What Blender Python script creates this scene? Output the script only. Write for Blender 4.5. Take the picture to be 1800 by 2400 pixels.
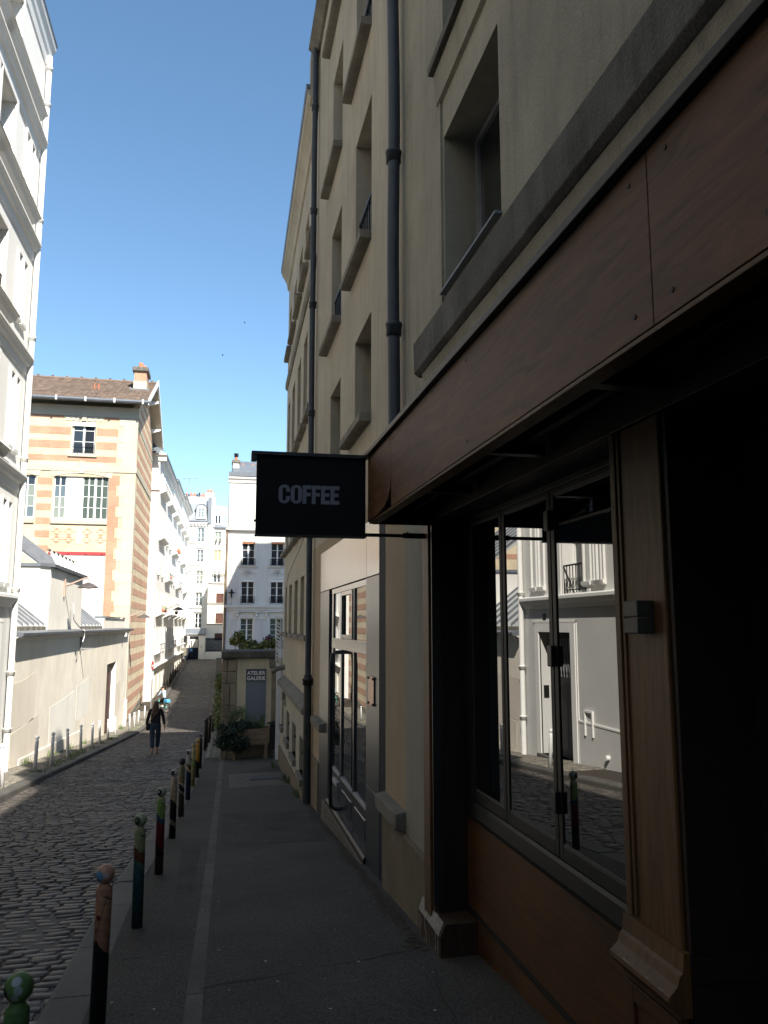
import bpy, math, random
from mathutils import Vector, Matrix
random.seed(7)
R = math.radians
for o in list(bpy.data.objects):
    bpy.data.objects.remove(o)
scn = bpy.context.scene
C = scn.collection

# ------------------------------------------------------------------ camera, sky, sun, exposure
# Y runs down the street along the right-hand facades, X to the right, Z up; z = 0 is eye height.
cd = bpy.data.cameras.new('camera'); cam = bpy.data.objects.new('camera', cd); C.objects.link(cam)
cd.sensor_fit = 'VERTICAL'; cd.sensor_height = 36.0; cd.sensor_width = 27.0
cd.lens = 1880.0 / 2400.0 * 36.0
cd.clip_start = 0.05; cd.clip_end = 3000
cam.location = (0, 0, 0)
cam.rotation_euler = (R(90 + 8.05), 0, R(-11.6))
scn.camera = cam

SUN = Vector((1.0, -2.4, 2.35)).normalized()          # towards the sun
w = bpy.data.worlds.new('World'); scn.world = w; w.use_nodes = True
wn = w.node_tree.nodes; wl = w.node_tree.links; wn.clear()
sky = wn.new('ShaderNodeTexSky'); sky.sky_type = 'NISHITA'; sky.sun_disc = False
sky.sun_elevation = math.asin(SUN.z); sky.sun_rotation = math.atan2(SUN.x, SUN.y)
sky.altitude = 100; sky.air_density = 1.0; sky.dust_density = 0.25; sky.ozone_density = 2.6
bg = wn.new('ShaderNodeBackground'); bg.inputs[1].default_value = 0.082
wo = wn.new('ShaderNodeOutputWorld')
hs = wn.new('ShaderNodeHueSaturation'); hs.inputs['Saturation'].default_value = 1.06; hs.inputs['Hue'].default_value = 0.492
wl.new(sky.outputs[0], hs.inputs['Color']); wl.new(hs.outputs[0], bg.inputs[0]); wl.new(bg.outputs[0], wo.inputs[0])
sd = bpy.data.lights.new('sun', 'SUN'); sun = bpy.data.objects.new('sun', sd); C.objects.link(sun)
sd.energy = 4.2; sd.angle = R(0.55); sd.color = (1.0, 0.94, 0.84)
sun.rotation_euler = SUN.to_track_quat('Z', 'Y').to_euler()
sun.location = SUN * 60
scn.view_settings.view_transform = 'Standard'; scn.view_settings.look = 'None'
scn.view_settings.exposure = 1.45; scn.view_settings.gamma = 1.0
scn.view_settings.use_curve_mapping = False
scn.render.resolution_x = 768; scn.render.resolution_y = 1024
try:
    scn.cycles.max_bounces = 8; scn.cycles.diffuse_bounces = 5; scn.cycles.glossy_bounces = 4
except Exception:
    pass

# ------------------------------------------------------------------ materials
MATS = {}
def mat(name, col, rough=0.85, var=0.18, scale=1.5, bump=0.15, bscale=90.0, spec=0.35, metal=0.0,
        streak=0.0, streak_col=(0.05, 0.045, 0.04), island=0.0, detail=6, coat=0.0, ior=1.5, fine=0.0, bdist=0.01):
    """Principled with large blotches, fine grain, vertical rain streaks and per-piece variation."""
    m = bpy.data.materials.new(name); m.use_nodes = True
    nt = m.node_tree; N = nt.nodes; L = nt.links
    p = N['Principled BSDF']
    p.inputs['Roughness'].default_value = rough; p.inputs['Metallic'].default_value = metal
    p.inputs['Specular IOR Level'].default_value = spec; p.inputs['IOR'].default_value = ior
    p.inputs['Coat Weight'].default_value = coat; p.inputs['Coat Roughness'].default_value = 0.08
    g = N.new('ShaderNodeNewGeometry')
    cur = None
    def mixcol(a, b, fac, mode='MIX'):
        x = N.new('ShaderNodeMix'); x.data_type = 'RGBA'; x.blend_type = mode
        for i, s in ((6, a), (7, b)):
            if isinstance(s, tuple): x.inputs[i].default_value = (*s, 1)
            else: L.new(s, x.inputs[i])
        if isinstance(fac, float): x.inputs[0].default_value = fac
        else: L.new(fac, x.inputs[0])
        return x.outputs[2]
    n1 = N.new('ShaderNodeTexNoise'); n1.inputs['Scale'].default_value = scale; n1.inputs['Detail'].default_value = detail
    n1.inputs['Roughness'].default_value = 0.62
    L.new(g.outputs['Position'], n1.inputs['Vector'])
    rp = N.new('ShaderNodeValToRGB')
    rp.color_ramp.elements[0].position = 0.3; rp.color_ramp.elements[1].position = 0.7
    lo = tuple(c * (1 - var) for c in col); hi = tuple(min(1, c * (1 + var)) for c in col)
    rp.color_ramp.elements[0].color = (*lo, 1); rp.color_ramp.elements[1].color = (*hi, 1)
    L.new(n1.outputs['Fac'], rp.inputs[0]); cur = rp.outputs[0]
    if fine > 0:
        n3 = N.new('ShaderNodeTexNoise'); n3.inputs['Scale'].default_value = 160; n3.inputs['Detail'].default_value = 3
        n3.inputs['Scale'].default_value = 75 if name.startswith('asphalt') else 130
        L.new(g.outputs['Position'], n3.inputs['Vector'])
        r3 = N.new('ShaderNodeValToRGB'); r3.color_ramp.elements[0].position = 0.35; r3.color_ramp.elements[1].position = 0.65
        a = 1 - fine; b = 1 + fine
        r3.color_ramp.elements[0].color = (a, a, a, 1); r3.color_ramp.elements[1].color = (b, b, b, 1)
        L.new(n3.outputs['Fac'], r3.inputs[0]); cur = mixcol(cur, r3.outputs[0], 1.0, 'MULTIPLY')
    if streak > 0:
        mp = N.new('ShaderNodeMapping'); mp.inputs['Scale'].default_value = (5.0, 5.0, 0.35)
        L.new(g.outputs['Position'], mp.inputs['Vector'])
        n2 = N.new('ShaderNodeTexNoise'); n2.inputs['Scale'].default_value = 1.6; n2.inputs['Detail'].default_value = 7
        n2.inputs['Roughness'].default_value = 0.7
        L.new(mp.outputs[0], n2.inputs['Vector'])
        r2 = N.new('ShaderNodeValToRGB'); r2.color_ramp.elements[0].position = 0.48; r2.color_ramp.elements[1].position = 0.72
        r2.color_ramp.elements[0].color = (0, 0, 0, 1); r2.color_ramp.elements[1].color = (streak, streak, streak, 1)
        L.new(n2.outputs['Fac'], r2.inputs[0]); cur = mixcol(cur, streak_col, r2.outputs[0])
    if island > 0:
        mr = N.new('ShaderNodeMapRange'); mr.inputs[3].default_value = 1 - island; mr.inputs[4].default_value = 1 + island
        L.new(g.outputs['Random Per Island'], mr.inputs[0])
        oi = N.new('ShaderNodeObjectInfo'); mr2 = N.new('ShaderNodeMapRange')
        mr2.inputs[3].default_value = 1 - island; mr2.inputs[4].default_value = 1 + island
        L.new(oi.outputs['Random'], mr2.inputs[0])
        mm = N.new('ShaderNodeMath'); mm.operation = 'MULTIPLY'
        L.new(mr.outputs[0], mm.inputs[0]); L.new(mr2.outputs[0], mm.inputs[1])
        cb = N.new('ShaderNodeCombineColor')
        for i in range(3): L.new(mm.outputs[0], cb.inputs[i])
        cur = mixcol(cur, cb.outputs[0], 1.0, 'MULTIPLY')
    L.new(cur, p.inputs['Base Color'])
    if bump > 0:
        nb = N.new('ShaderNodeTexNoise'); nb.inputs['Scale'].default_value = bscale; nb.inputs['Detail'].default_value = 5
        L.new(g.outputs['Position'], nb.inputs['Vector'])
        bp = N.new('ShaderNodeBump'); bp.inputs['Strength'].default_value = bump; bp.inputs['Distance'].default_value = bdist
        L.new(nb.outputs['Fac'], bp.inputs['Height']); L.new(bp.outputs[0], p.inputs['Normal'])
    MATS[name] = m
    return m

def glass(name, col=(0.012, 0.014, 0.016), ior=1.9, wob=0.0):
    m = bpy.data.materials.new(name); m.use_nodes = True
    N = m.node_tree.nodes; L = m.node_tree.links; p = N['Principled BSDF']
    p.inputs['Base Color'].default_value = (*col, 1); p.inputs['Roughness'].default_value = 0.0
    p.inputs['IOR'].default_value = ior
    if wob > 0:
        g = N.new('ShaderNodeNewGeometry'); n = N.new('ShaderNodeTexNoise'); n.inputs['Scale'].default_value = 1.3
        n.inputs['Detail'].default_value = 1
        L.new(g.outputs['Position'], n.inputs['Vector'])
        b = N.new('ShaderNodeBump'); b.inputs['Strength'].default_value = wob; b.inputs['Distance'].default_value = 0.01
        L.new(n.outputs['Fac'], b.inputs['Height']); L.new(b.outputs[0], p.inputs['Normal'])
    MATS[name] = m
    return m

def brick(name, c1, c2, mortar, bw=0.22, bh=0.065):
    m = bpy.data.materials.new(name); m.use_nodes = True
    N = m.node_tree.nodes; L = m.node_tree.links; p = N['Principled BSDF']; p.inputs['Roughness'].default_value = 0.9
    g = N.new('ShaderNodeNewGeometry'); s = N.new('ShaderNodeSeparateXYZ'); L.new(g.outputs['Position'], s.inputs[0])
    ad = N.new('ShaderNodeMath'); ad.operation = 'ADD'; L.new(s.outputs[0], ad.inputs[0]); L.new(s.outputs[1], ad.inputs[1])
    cb = N.new('ShaderNodeCombineXYZ'); L.new(ad.outputs[0], cb.inputs[0]); L.new(s.outputs[2], cb.inputs[1])
    b = N.new('ShaderNodeTexBrick'); L.new(cb.outputs[0], b.inputs['Vector'])
    b.inputs['Scale'].default_value = 1.0; b.inputs['Brick Width'].default_value = bw; b.inputs['Row Height'].default_value = bh
    b.inputs['Mortar Size'].default_value = 0.008; b.inputs['Mortar Smooth'].default_value = 0.3; b.inputs['Bias'].default_value = -0.15
    b.inputs['Color1'].default_value = (*c1, 1); b.inputs['Color2'].default_value = (*c2, 1); b.inputs['Mortar'].default_value = (*mortar, 1)
    n = N.new('ShaderNodeTexNoise'); n.inputs['Scale'].default_value = 0.9; n.inputs['Detail'].default_value = 6
    L.new(g.outputs['Position'], n.inputs['Vector'])
    mr = N.new('ShaderNodeMapRange'); mr.inputs[1].default_value = 0.3; mr.inputs[2].default_value = 0.7
    mr.inputs[3].default_value = 0.85; mr.inputs[4].default_value = 1.12; L.new(n.outputs['Fac'], mr.inputs[0])
    x = N.new('ShaderNodeMix'); x.data_type = 'RGBA'; x.blend_type = 'MULTIPLY'; x.inputs[0].default_value = 1
    cc = N.new('ShaderNodeCombineColor'); [L.new(mr.outputs[0], cc.inputs[i]) for i in range(3)]
    L.new(b.outputs['Color'], x.inputs[6]); L.new(cc.outputs[0], x.inputs[7]); L.new(x.outputs[2], p.inputs['Base Color'])
    bp = N.new('ShaderNodeBump'); bp.inputs['Strength'].default_value = 0.5; bp.inputs['Distance'].default_value = 0.01; bp.invert = True
    L.new(b.outputs['Fac'], bp.inputs['Height']); L.new(bp.outputs[0], p.inputs['Normal'])
    MATS[name] = m; return m

def wood(name, c1, c2, rough=0.5, axis='y', spec=0.4, coat=0.0):
    m = bpy.data.materials.new(name); m.use_nodes = True
    N = m.node_tree.nodes; L = m.node_tree.links; p = N['Principled BSDF']; p.inputs['Roughness'].default_value = rough
    p.inputs['Specular IOR Level'].default_value = spec; p.inputs['Coat Weight'].default_value = coat
    g = N.new('ShaderNodeNewGeometry'); mp = N.new('ShaderNodeMapping')
    mp.inputs['Scale'].default_value = (9, 0.9, 9) if axis == 'y' else (9, 9, 0.9)
    L.new(g.outputs['Position'], mp.inputs[0])
    n = N.new('ShaderNodeTexNoise'); n.inputs['Scale'].default_value = 2.2; n.inputs['Detail'].default_value = 9
    n.inputs['Roughness'].default_value = 0.68; n.inputs['Distortion'].default_value = 1.4
    L.new(mp.outputs[0], n.inputs['Vector'])
    rp = N.new('ShaderNodeValToRGB'); rp.color_ramp.elements[0].position = 0.32; rp.color_ramp.elements[1].position = 0.68
    rp.color_ramp.elements[0].color = (*c1, 1); rp.color_ramp.elements[1].color = (*c2, 1)
    L.new(n.outputs['Fac'], rp.inputs[0])
    n2 = N.new('ShaderNodeTexNoise'); n2.inputs['Scale'].default_value = 1.1; n2.inputs['Detail'].default_value = 5
    L.new(g.outputs['Position'], n2.inputs['Vector'])
    mr = N.new('ShaderNodeMapRange'); mr.inputs[1].default_value = 0.3; mr.inputs[2].default_value = 0.7
    mr.inputs[3].default_value = 0.7; mr.inputs[4].default_value = 1.2; L.new(n2.outputs['Fac'], mr.inputs[0])
    cc = N.new('ShaderNodeCombineColor'); [L.new(mr.outputs[0], cc.inputs[i]) for i in range(3)]
    x = N.new('ShaderNodeMix'); x.data_type = 'RGBA'; x.blend_type = 'MULTIPLY'; x.inputs[0].default_value = 1
    L.new(rp.outputs[0], x.inputs[6]); L.new(cc.outputs[0], x.inputs[7]); L.new(x.outputs[2], p.inputs['Base Color'])
    bp = N.new('ShaderNodeBump'); bp.inputs['Strength'].default_value = 0.12; bp.inputs['Distance'].default_value = 0.004
    L.new(n.outputs['Fac'], bp.inputs['Height']); L.new(bp.outputs[0], p.inputs['Normal'])
    MATS[name] = m; return m

def leafmat(name, col, var=0.35):
    m = mat(name, col, rough=0.5, var=var, scale=6, bump=0, spec=0.4, island=0.35)
    return m

mat('stucco_grey', (0.275, 0.255, 0.197), 0.92, 0.18, 1.2, 0.5, 70, streak=0.45, streak_col=(0.13, 0.12, 0.095), fine=0.14)
mat('stucco_tan', (0.365, 0.322, 0.246), 0.92, 0.16, 0.8, 0.35, 80, streak=0.5, streak_col=(0.19, 0.165, 0.12), fine=0.08)
mat('stucco_cream', (0.375, 0.328, 0.246), 0.92, 0.16, 0.7, 0.3, 80, streak=0.5, streak_col=(0.24, 0.20, 0.13), fine=0.06)
mat('low_render', (0.30, 0.28, 0.225), 0.92, 0.14, 1.4, 0.3, 80, streak=0.2, fine=0.1)
mat('plinth_render', (0.13, 0.105, 0.07), 0.92, 0.22, 2.0, 0.4, 70, streak=0.35, streak_col=(0.09, 0.075, 0.05), fine=0.12)
mat('wall_patch', (0.30, 0.235, 0.155), 0.92, 0.12, 1.6, 0.35, 80, streak=0.2, streak_col=(0.22, 0.17, 0.10), fine=0.1)
mat('wall_pale', (0.24, 0.232, 0.19), 0.92, 0.12, 1.6, 0.35, 80, streak=0.2, fine=0.1)
mat('stone_dark', (0.085, 0.08, 0.07), 0.95, 0.45, 3.0, 0.7, 60, streak=0.4, streak_col=(0.20, 0.19, 0.17), fine=0.25)
mat('stone_sill', (0.17, 0.155, 0.125), 0.95, 0.3, 3.0, 0.5, 60, fine=0.2)
mat('stone_ledge', (0.14, 0.13, 0.11), 0.95, 0.35, 4.0, 0.6, 50, fine=0.2)
mat('pipe_paint', (0.034, 0.040, 0.050), 0.45, 0.25, 3, 0.1, 40)
mat('pipe_iron', (0.028, 0.028, 0.028), 0.55, 0.4, 5, 0.2, 40)
mat('pipe_white', (0.78, 0.77, 0.74), 0.5, 0.06, 3, 0.1, 30, streak=0.12, streak_col=(0.4, 0.36, 0.3))
mat('navy_metal', (0.018, 0.022, 0.030), 0.20, 0.2, 1.5, 0.05, 30, spec=0.8, ior=1.75, streak=0.2, streak_col=(0.10, 0.10, 0.10))
mat('navy_side', (0.024, 0.028, 0.036), 0.32, 0.2, 1.5, 0.05, 30, spec=0.4, streak=0.2, streak_col=(0.07, 0.07, 0.07))
mat('navy_dark', (0.008, 0.011, 0.022), 0.75, 0.2, 2, 0.05, 30, spec=0.15)
mat('black_metal', (0.008, 0.009, 0.012), 0.45, 0.2, 3, 0.05, 40)
mat('sign_black', (0.004, 0.0045, 0.006), 0.6, 0.2, 3, 0.05, 60, spec=0.12)
mat('sign_grey', (0.15, 0.155, 0.19), 0.7, 0.05, 3, 0.0)
mat('frame_dark', (0.0105, 0.011, 0.0105), 0.5, 0.2, 3, 0.04, 40, spec=0.22)
mat('lamp_grey', (0.045, 0.047, 0.047), 0.55, 0.1, 3, 0.05, 60)
mat('copper', (0.32, 0.16, 0.10), 0.3, 0.3, 6, 0.05, 50, metal=0.6)
wood('wood_fascia', (0.052, 0.021, 0.007), (0.165, 0.072, 0.026), 0.6, 'y', 0.3)
wood('wood_riser', (0.042, 0.016, 0.004), (0.105, 0.043, 0.011), 0.6, 'y', 0.3)
wood('wood_post', (0.054, 0.025, 0.008), (0.125, 0.064, 0.022), 0.55, 'z', 0.3)
wood('wood_base', (0.020, 0.011, 0.007), (0.062, 0.038, 0.025), 0.8, 'z', 0.2)
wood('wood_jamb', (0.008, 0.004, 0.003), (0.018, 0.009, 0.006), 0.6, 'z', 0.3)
wood('wood_plank', (0.12, 0.085, 0.06), (0.28, 0.21, 0.15), 0.9, 'y', 0.2)
wood('door_brown', (0.055, 0.020, 0.014), (0.11, 0.045, 0.03), 0.6, 'z')
mat('worn_white', (0.27, 0.25, 0.23), 0.9, 0.4, 14, 0.4, 60)
mat('asphalt', (0.046, 0.043, 0.038), 0.88, 0.26, 0.9, 0.6, 160, spec=0.25, fine=0.5, bdist=0.008)
mat('asphalt_patch', (0.041, 0.039, 0.035), 0.9, 0.35, 1.8, 0.6, 150, spec=0.2, fine=0.5, bdist=0.008)
mat('crack', (0.010, 0.0095, 0.009), 1.0, 0.2, 5, 0)
mat('asphalt_road', (0.034, 0.033, 0.031), 0.7, 0.3, 1.6, 0.6, 120, fine=0.3)
mat('granite', (0.085, 0.08, 0.072), 0.8, 0.2, 2.0, 0.4, 150, spec=0.3, island=0.14, fine=0.3, bdist=0.005)
mat('strip_granite', (0.075, 0.070, 0.061), 0.85, 0.25, 2.0, 0.4, 150, spec=0.25, island=0.16, fine=0.35, bdist=0.005)
mat('studio_render', (0.54, 0.485, 0.35), 0.92, 0.16, 1.2, 0.35, 70, streak=0.3, streak_col=(0.16, 0.14, 0.09), fine=0.08)
mat('pier_stone', (0.235, 0.195, 0.145), 0.92, 0.3, 2.5, 0.5, 60, island=0.2, fine=0.2)
mat('concrete_patch', (0.085, 0.078, 0.062), 0.9, 0.25, 2.2, 0.4, 120, fine=0.2)
mat('sett', (0.060, 0.052, 0.044), 0.6, 0.3, 9, 0.5, 60, spec=0.4, island=0.42, fine=0.25, bdist=0.006)
mat('sett_pale', (0.17, 0.155, 0.125), 0.75, 0.25, 7, 0.5, 60, island=0.25, fine=0.2)
mat('iron_cover', (0.05, 0.047, 0.043), 0.55, 0.2, 6, 0.3, 120, metal=0.3)
mat('chalk', (0.085, 0.085, 0.09), 0.95, 0.3, 20, 0)
mat('dirt', (0.045, 0.036, 0.026), 1.0, 0.4, 30, 0.5, 90)
mat('litter', (0.24, 0.23, 0.21), 0.9, 0.3, 10, 0, island=0.4)
mat('white_wall', (0.70, 0.685, 0.65), 0.9, 0.05, 0.7, 0.12, 60, streak=0.10, streak_col=(0.55, 0.52, 0.46))
mat('white_trim', (0.70, 0.69, 0.66), 0.85, 0.05, 1.2, 0.1, 50, streak=0.08, streak_col=(0.5, 0.47, 0.42))
mat('grey_render', (0.55, 0.545, 0.525), 0.9, 0.07, 0.9, 0.2, 60, streak=0.15, streak_col=(0.42, 0.42, 0.41))
mat('haussmann', (0.66, 0.65, 0.63), 0.9, 0.07, 0.6, 0.1, 40, streak=0.14, streak_col=(0.36, 0.34, 0.31))
mat('beige_wall', (0.76, 0.70, 0.595), 0.92, 0.15, 0.5, 0.3, 50, streak=0.5, streak_col=(0.60, 0.52, 0.41), fine=0.05)
mat('beige_patch', (0.66, 0.595, 0.50), 0.92, 0.08, 0.8, 0.25, 50, streak=0.15, streak_col=(0.42, 0.38, 0.32))
mat('grey_patch', (0.75, 0.72, 0.65), 0.92, 0.08, 0.8, 0.25, 50)
mat('far_beige', (0.74, 0.70, 0.62), 0.9, 0.08, 0.5, 0.1, 40, streak=0.2, streak_col=(0.4, 0.37, 0.33))
mat('zinc', (0.165, 0.185, 0.21), 0.55, 0.14, 1.2, 0.1, 20, metal=0.35, streak=0.15, streak_col=(0.3, 0.32, 0.33))
mat('zinc_white', (0.42, 0.43, 0.41), 0.5, 0.08, 1.2, 0.1, 20, streak=0.12, streak_col=(0.5, 0.5, 0.46))
mat('gutter', (0.13, 0.14, 0.16), 0.45, 0.2, 3, 0.05, 40, metal=0.3)
mat('roof_tile', (0.135, 0.098, 0.075), 0.9, 0.3, 2.5, 0.5, 30, island=0.22)
mat('terracotta', (0.40, 0.15, 0.08), 0.85, 0.25, 5, 0.2, 40)
mat('stone_cream', (0.47, 0.42, 0.335), 0.9, 0.07, 1.2, 0.2, 50, island=0.06, fine=0.05)
brick('brick_red', (0.46, 0.215, 0.125), (0.36, 0.155, 0.085), (0.52, 0.43, 0.33))
brick('brick_yellow', (0.60, 0.49, 0.31), (0.54, 0.42, 0.25), (0.62, 0.55, 0.43))
mat('red_beam', (0.36, 0.045, 0.05), 0.6, 0.15, 3, 0.1, 40)
mat('white_paint', (0.80, 0.80, 0.78), 0.45, 0.06, 4, 0.05, 40)
mat('white_shutter', (0.66, 0.655, 0.64), 0.6, 0.08, 4, 0.05, 40)
mat('iron_black', (0.012, 0.012, 0.014), 0.5, 0.2, 5, 0.05, 40)
mat('steel_grey', (0.28, 0.28, 0.29), 0.5, 0.2, 4, 0.1, 60, metal=0.4)
mat('lamp_arm', (0.36, 0.27, 0.22), 0.5, 0.1, 5, 0.05, 40)
mat('lamp_shade', (0.09, 0.075, 0.07), 0.45, 0.15, 5, 0.05, 40)
mat('bollard_white', (0.74, 0.74, 0.74), 0.45, 0.12, 8, 0.1, 50, streak=0.2, streak_col=(0.3, 0.28, 0.26))
mat('bollard_brown', (0.030, 0.024, 0.020), 0.5, 0.25, 6, 0.1, 50)
mat('blue_panel', (0.15, 0.175, 0.21), 0.75, 0.12, 1.5, 0.15, 60, streak=0.1, streak_col=(0.2, 0.2, 0.2))
mat('sign_slate', (0.07, 0.08, 0.098), 0.7, 0.15, 3, 0.1, 60)
mat('letter_white', (0.80, 0.79, 0.77), 0.8, 0.1, 10, 0)
mat('curtain', (0.66, 0.67, 0.60), 0.9, 0.2, 4, 0.0, spec=0.3)
mat('roller_box', (0.30, 0.13, 0.07), 0.7, 0.15, 4, 0.05)
mat('wood_window', (0.55, 0.36, 0.15), 0.7, 0.2, 4, 0.05)
glass('glass_dark', (0.010, 0.012, 0.013), 2.05, 0.0)
glass('glass_shop', (0.006, 0.007, 0.008), 4.0, 0.015)
glass('glass_door', (0.006, 0.007, 0.008), 4.0, 0.0)
glass('glass_far', (0.022, 0.028, 0.036), 1.6)
glass('glass_curtain', (0.20, 0.225, 0.19), 1.6)
glass('glass_teal', (0.10, 0.13, 0.14), 1.7)
glass('glass_green', (0.075, 0.10, 0.085), 1.6)
leafmat('leaf_dark', (0.022, 0.042, 0.024))
leafmat('leaf_mid', (0.080, 0.118, 0.036))
leafmat('leaf_yellow', (0.20, 0.205, 0.052))
leafmat('grass_mat', (0.075, 0.125, 0.025))
mat('bark', (0.06, 0.045, 0.032), 0.95, 0.3, 8, 0.4, 60)
mat('flower_red', (0.55, 0.03, 0.05), 0.7, 0.2, 10, 0)
mat('soil', (0.025, 0.018, 0.012), 1, 0.3, 20, 0.4)
mat('skin', (0.45, 0.26, 0.18), 0.6, 0.08, 10, 0)
mat('hair_brown', (0.055, 0.030, 0.016), 0.45, 0.5, 30, 0.4, 160)
mat('hair_dark', (0.03, 0.02, 0.014), 0.5, 0.3, 30, 0.3, 160)
mat('cloth_black', (0.012, 0.012, 0.015), 0.9, 0.2, 10, 0.3, 120)
mat('denim', (0.020, 0.033, 0.060), 0.9, 0.2, 12, 0.4, 140)
mat('jacket_blue', (0.40, 0.50, 0.60), 0.9, 0.12, 12, 0.3, 120)
mat('shirt_green', (0.25, 0.65, 0.22), 0.9, 0.1, 12, 0.2)
mat('strap_tan', (0.13, 0.08, 0.055), 0.7, 0.2, 10, 0.1)
mat('bike_teal', (0.10, 0.50, 0.40), 0.4, 0.1, 10, 0)
mat('bag_blue', (0.08, 0.35, 0.65), 0.8, 0.1, 10, 0)
mat('rubber', (0.015, 0.015, 0.016), 0.8, 0.2, 10, 0)
mat('sign_red', (0.5, 0.03, 0.035), 0.5, 0.1, 5, 0)
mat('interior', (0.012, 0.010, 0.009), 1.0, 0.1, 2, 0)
mat('bird_grey', (0.05, 0.05, 0.055), 0.9, 0.2, 20, 0)

def painted(name, base, blocks, ball, eye, z0=0.0):
    """Bollard paint: colour blocks up the post with wavy edges, a painted ball with one dark motif (object coordinates)."""
    m = bpy.data.materials.new(name); m.use_nodes = True
    N = m.node_tree.nodes; L = m.node_tree.links; p = N['Principled BSDF']; p.inputs['Roughness'].default_value = 0.55; p.inputs['Specular IOR Level'].default_value = 0.3
    tc = N.new('ShaderNodeTexCoord'); s = N.new('ShaderNodeSeparateXYZ'); L.new(tc.outputs['Object'], s.inputs[0])
    n = N.new('ShaderNodeTexNoise'); n.inputs['Scale'].default_value = 9; n.inputs['Detail'].default_value = 2
    L.new(tc.outputs['Object'], n.inputs['Vector'])
    a = N.new('ShaderNodeMath'); a.operation = 'MULTIPLY_ADD'; a.inputs[1].default_value = 0.14; L.new(n.outputs['Fac'], a.inputs[0]); L.new(s.outputs[2], a.inputs[2])
    # slanting colour edges
    b = N.new('ShaderNodeMath'); b.operation = 'MULTIPLY_ADD'; b.inputs[1].default_value = 0.9; L.new(s.outputs[0], b.inputs[0]); L.new(a.outputs[0], b.inputs[2])
    rp = N.new('ShaderNodeValToRGB'); rp.color_ramp.interpolation = 'CONSTANT'
    els = rp.color_ramp.elements
    els[0].position = 0; els[0].color = (*blocks[0][1], 1)
    els[1].position = blocks[1][0]; els[1].color = (*blocks[1][1], 1)
    for q, c in blocks[2:]:
        e = els.new(q); e.color = (*c, 1)
    L.new(b.outputs[0], rp.inputs[0])
    cur = rp.outputs[0]
    # ball and eye
    def gt(v, t, soft=0.004):
        q = N.new('ShaderNodeMapRange'); q.inputs[1].default_value = t - soft; q.inputs[2].default_value = t + soft; L.new(v, q.inputs[0]); return q.outputs[0]
    def mx(a_, c, f):
        x = N.new('ShaderNodeMix'); x.data_type = 'RGBA'; L.new(a_, x.inputs[6]); x.inputs[7].default_value = (*c, 1); L.new(f, x.inputs[0]); return x.outputs[2]
    cur = mx(cur, ball, gt(s.outputs[2], 0.75))
    for (ctr, rad, colr) in eye:
        v = N.new('ShaderNodeVectorMath'); v.operation = 'DISTANCE'; L.new(tc.outputs['Object'], v.inputs[0]); v.inputs[1].default_value = ctr
        q = N.new('ShaderNodeMapRange'); q.inputs[1].default_value = rad; q.inputs[2].default_value = rad - 0.003; L.new(v.outputs['Value'], q.inputs[0])
        cur = mx(cur, colr, q.outputs[0])
    # thin black drawn lines on the post
    vo = N.new('ShaderNodeTexVoronoi'); vo.feature = 'DISTANCE_TO_EDGE'; vo.inputs['Scale'].default_value = 5.5
    mp = N.new('ShaderNodeMapping'); mp.inputs['Scale'].default_value = (1.6, 1.6, 0.8); L.new(tc.outputs['Object'], mp.inputs[0]); L.new(mp.outputs[0], vo.inputs['Vector'])
    q = N.new('ShaderNodeMapRange'); q.inputs[1].default_value = 0.020; q.inputs[2].default_value = 0.010; L.new(vo.outputs['Distance'], q.inputs[0])
    lt = N.new('ShaderNodeMath'); lt.operation = 'LESS_THAN'; lt.inputs[1].default_value = 0.70; L.new(s.outputs[2], lt.inputs[0])
    ml = N.new('ShaderNodeMath'); ml.operation = 'MULTIPLY'; L.new(q.outputs[0], ml.inputs[0]); L.new(lt.outputs[0], ml.inputs[1])
    cur = mx(cur, (0.012, 0.012, 0.012), ml.outputs[0])
    # grime
    n4 = N.new('ShaderNodeTexNoise'); n4.inputs['Scale'].default_value = 40; L.new(tc.outputs['Object'], n4.inputs['Vector'])
    mr = N.new('ShaderNodeMapRange'); mr.inputs[1].default_value = 0.35; mr.inputs[2].default_value = 0.65; mr.inputs[3].default_value = 0.75; mr.inputs[4].default_value = 1.1; L.new(n4.outputs['Fac'], mr.inputs[0])
    cc = N.new('ShaderNodeCombineColor'); [L.new(mr.outputs[0], cc.inputs[i]) for i in range(3)]
    x = N.new('ShaderNodeMix'); x.data_type = 'RGBA'; x.blend_type = 'MULTIPLY'; x.inputs[0].default_value = 1
    L.new(cur, x.inputs[6]); L.new(cc.outputs[0], x.inputs[7]); L.new(x.outputs[2], p.inputs['Base Color'])
    MATS[name] = m
    return m

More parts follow.
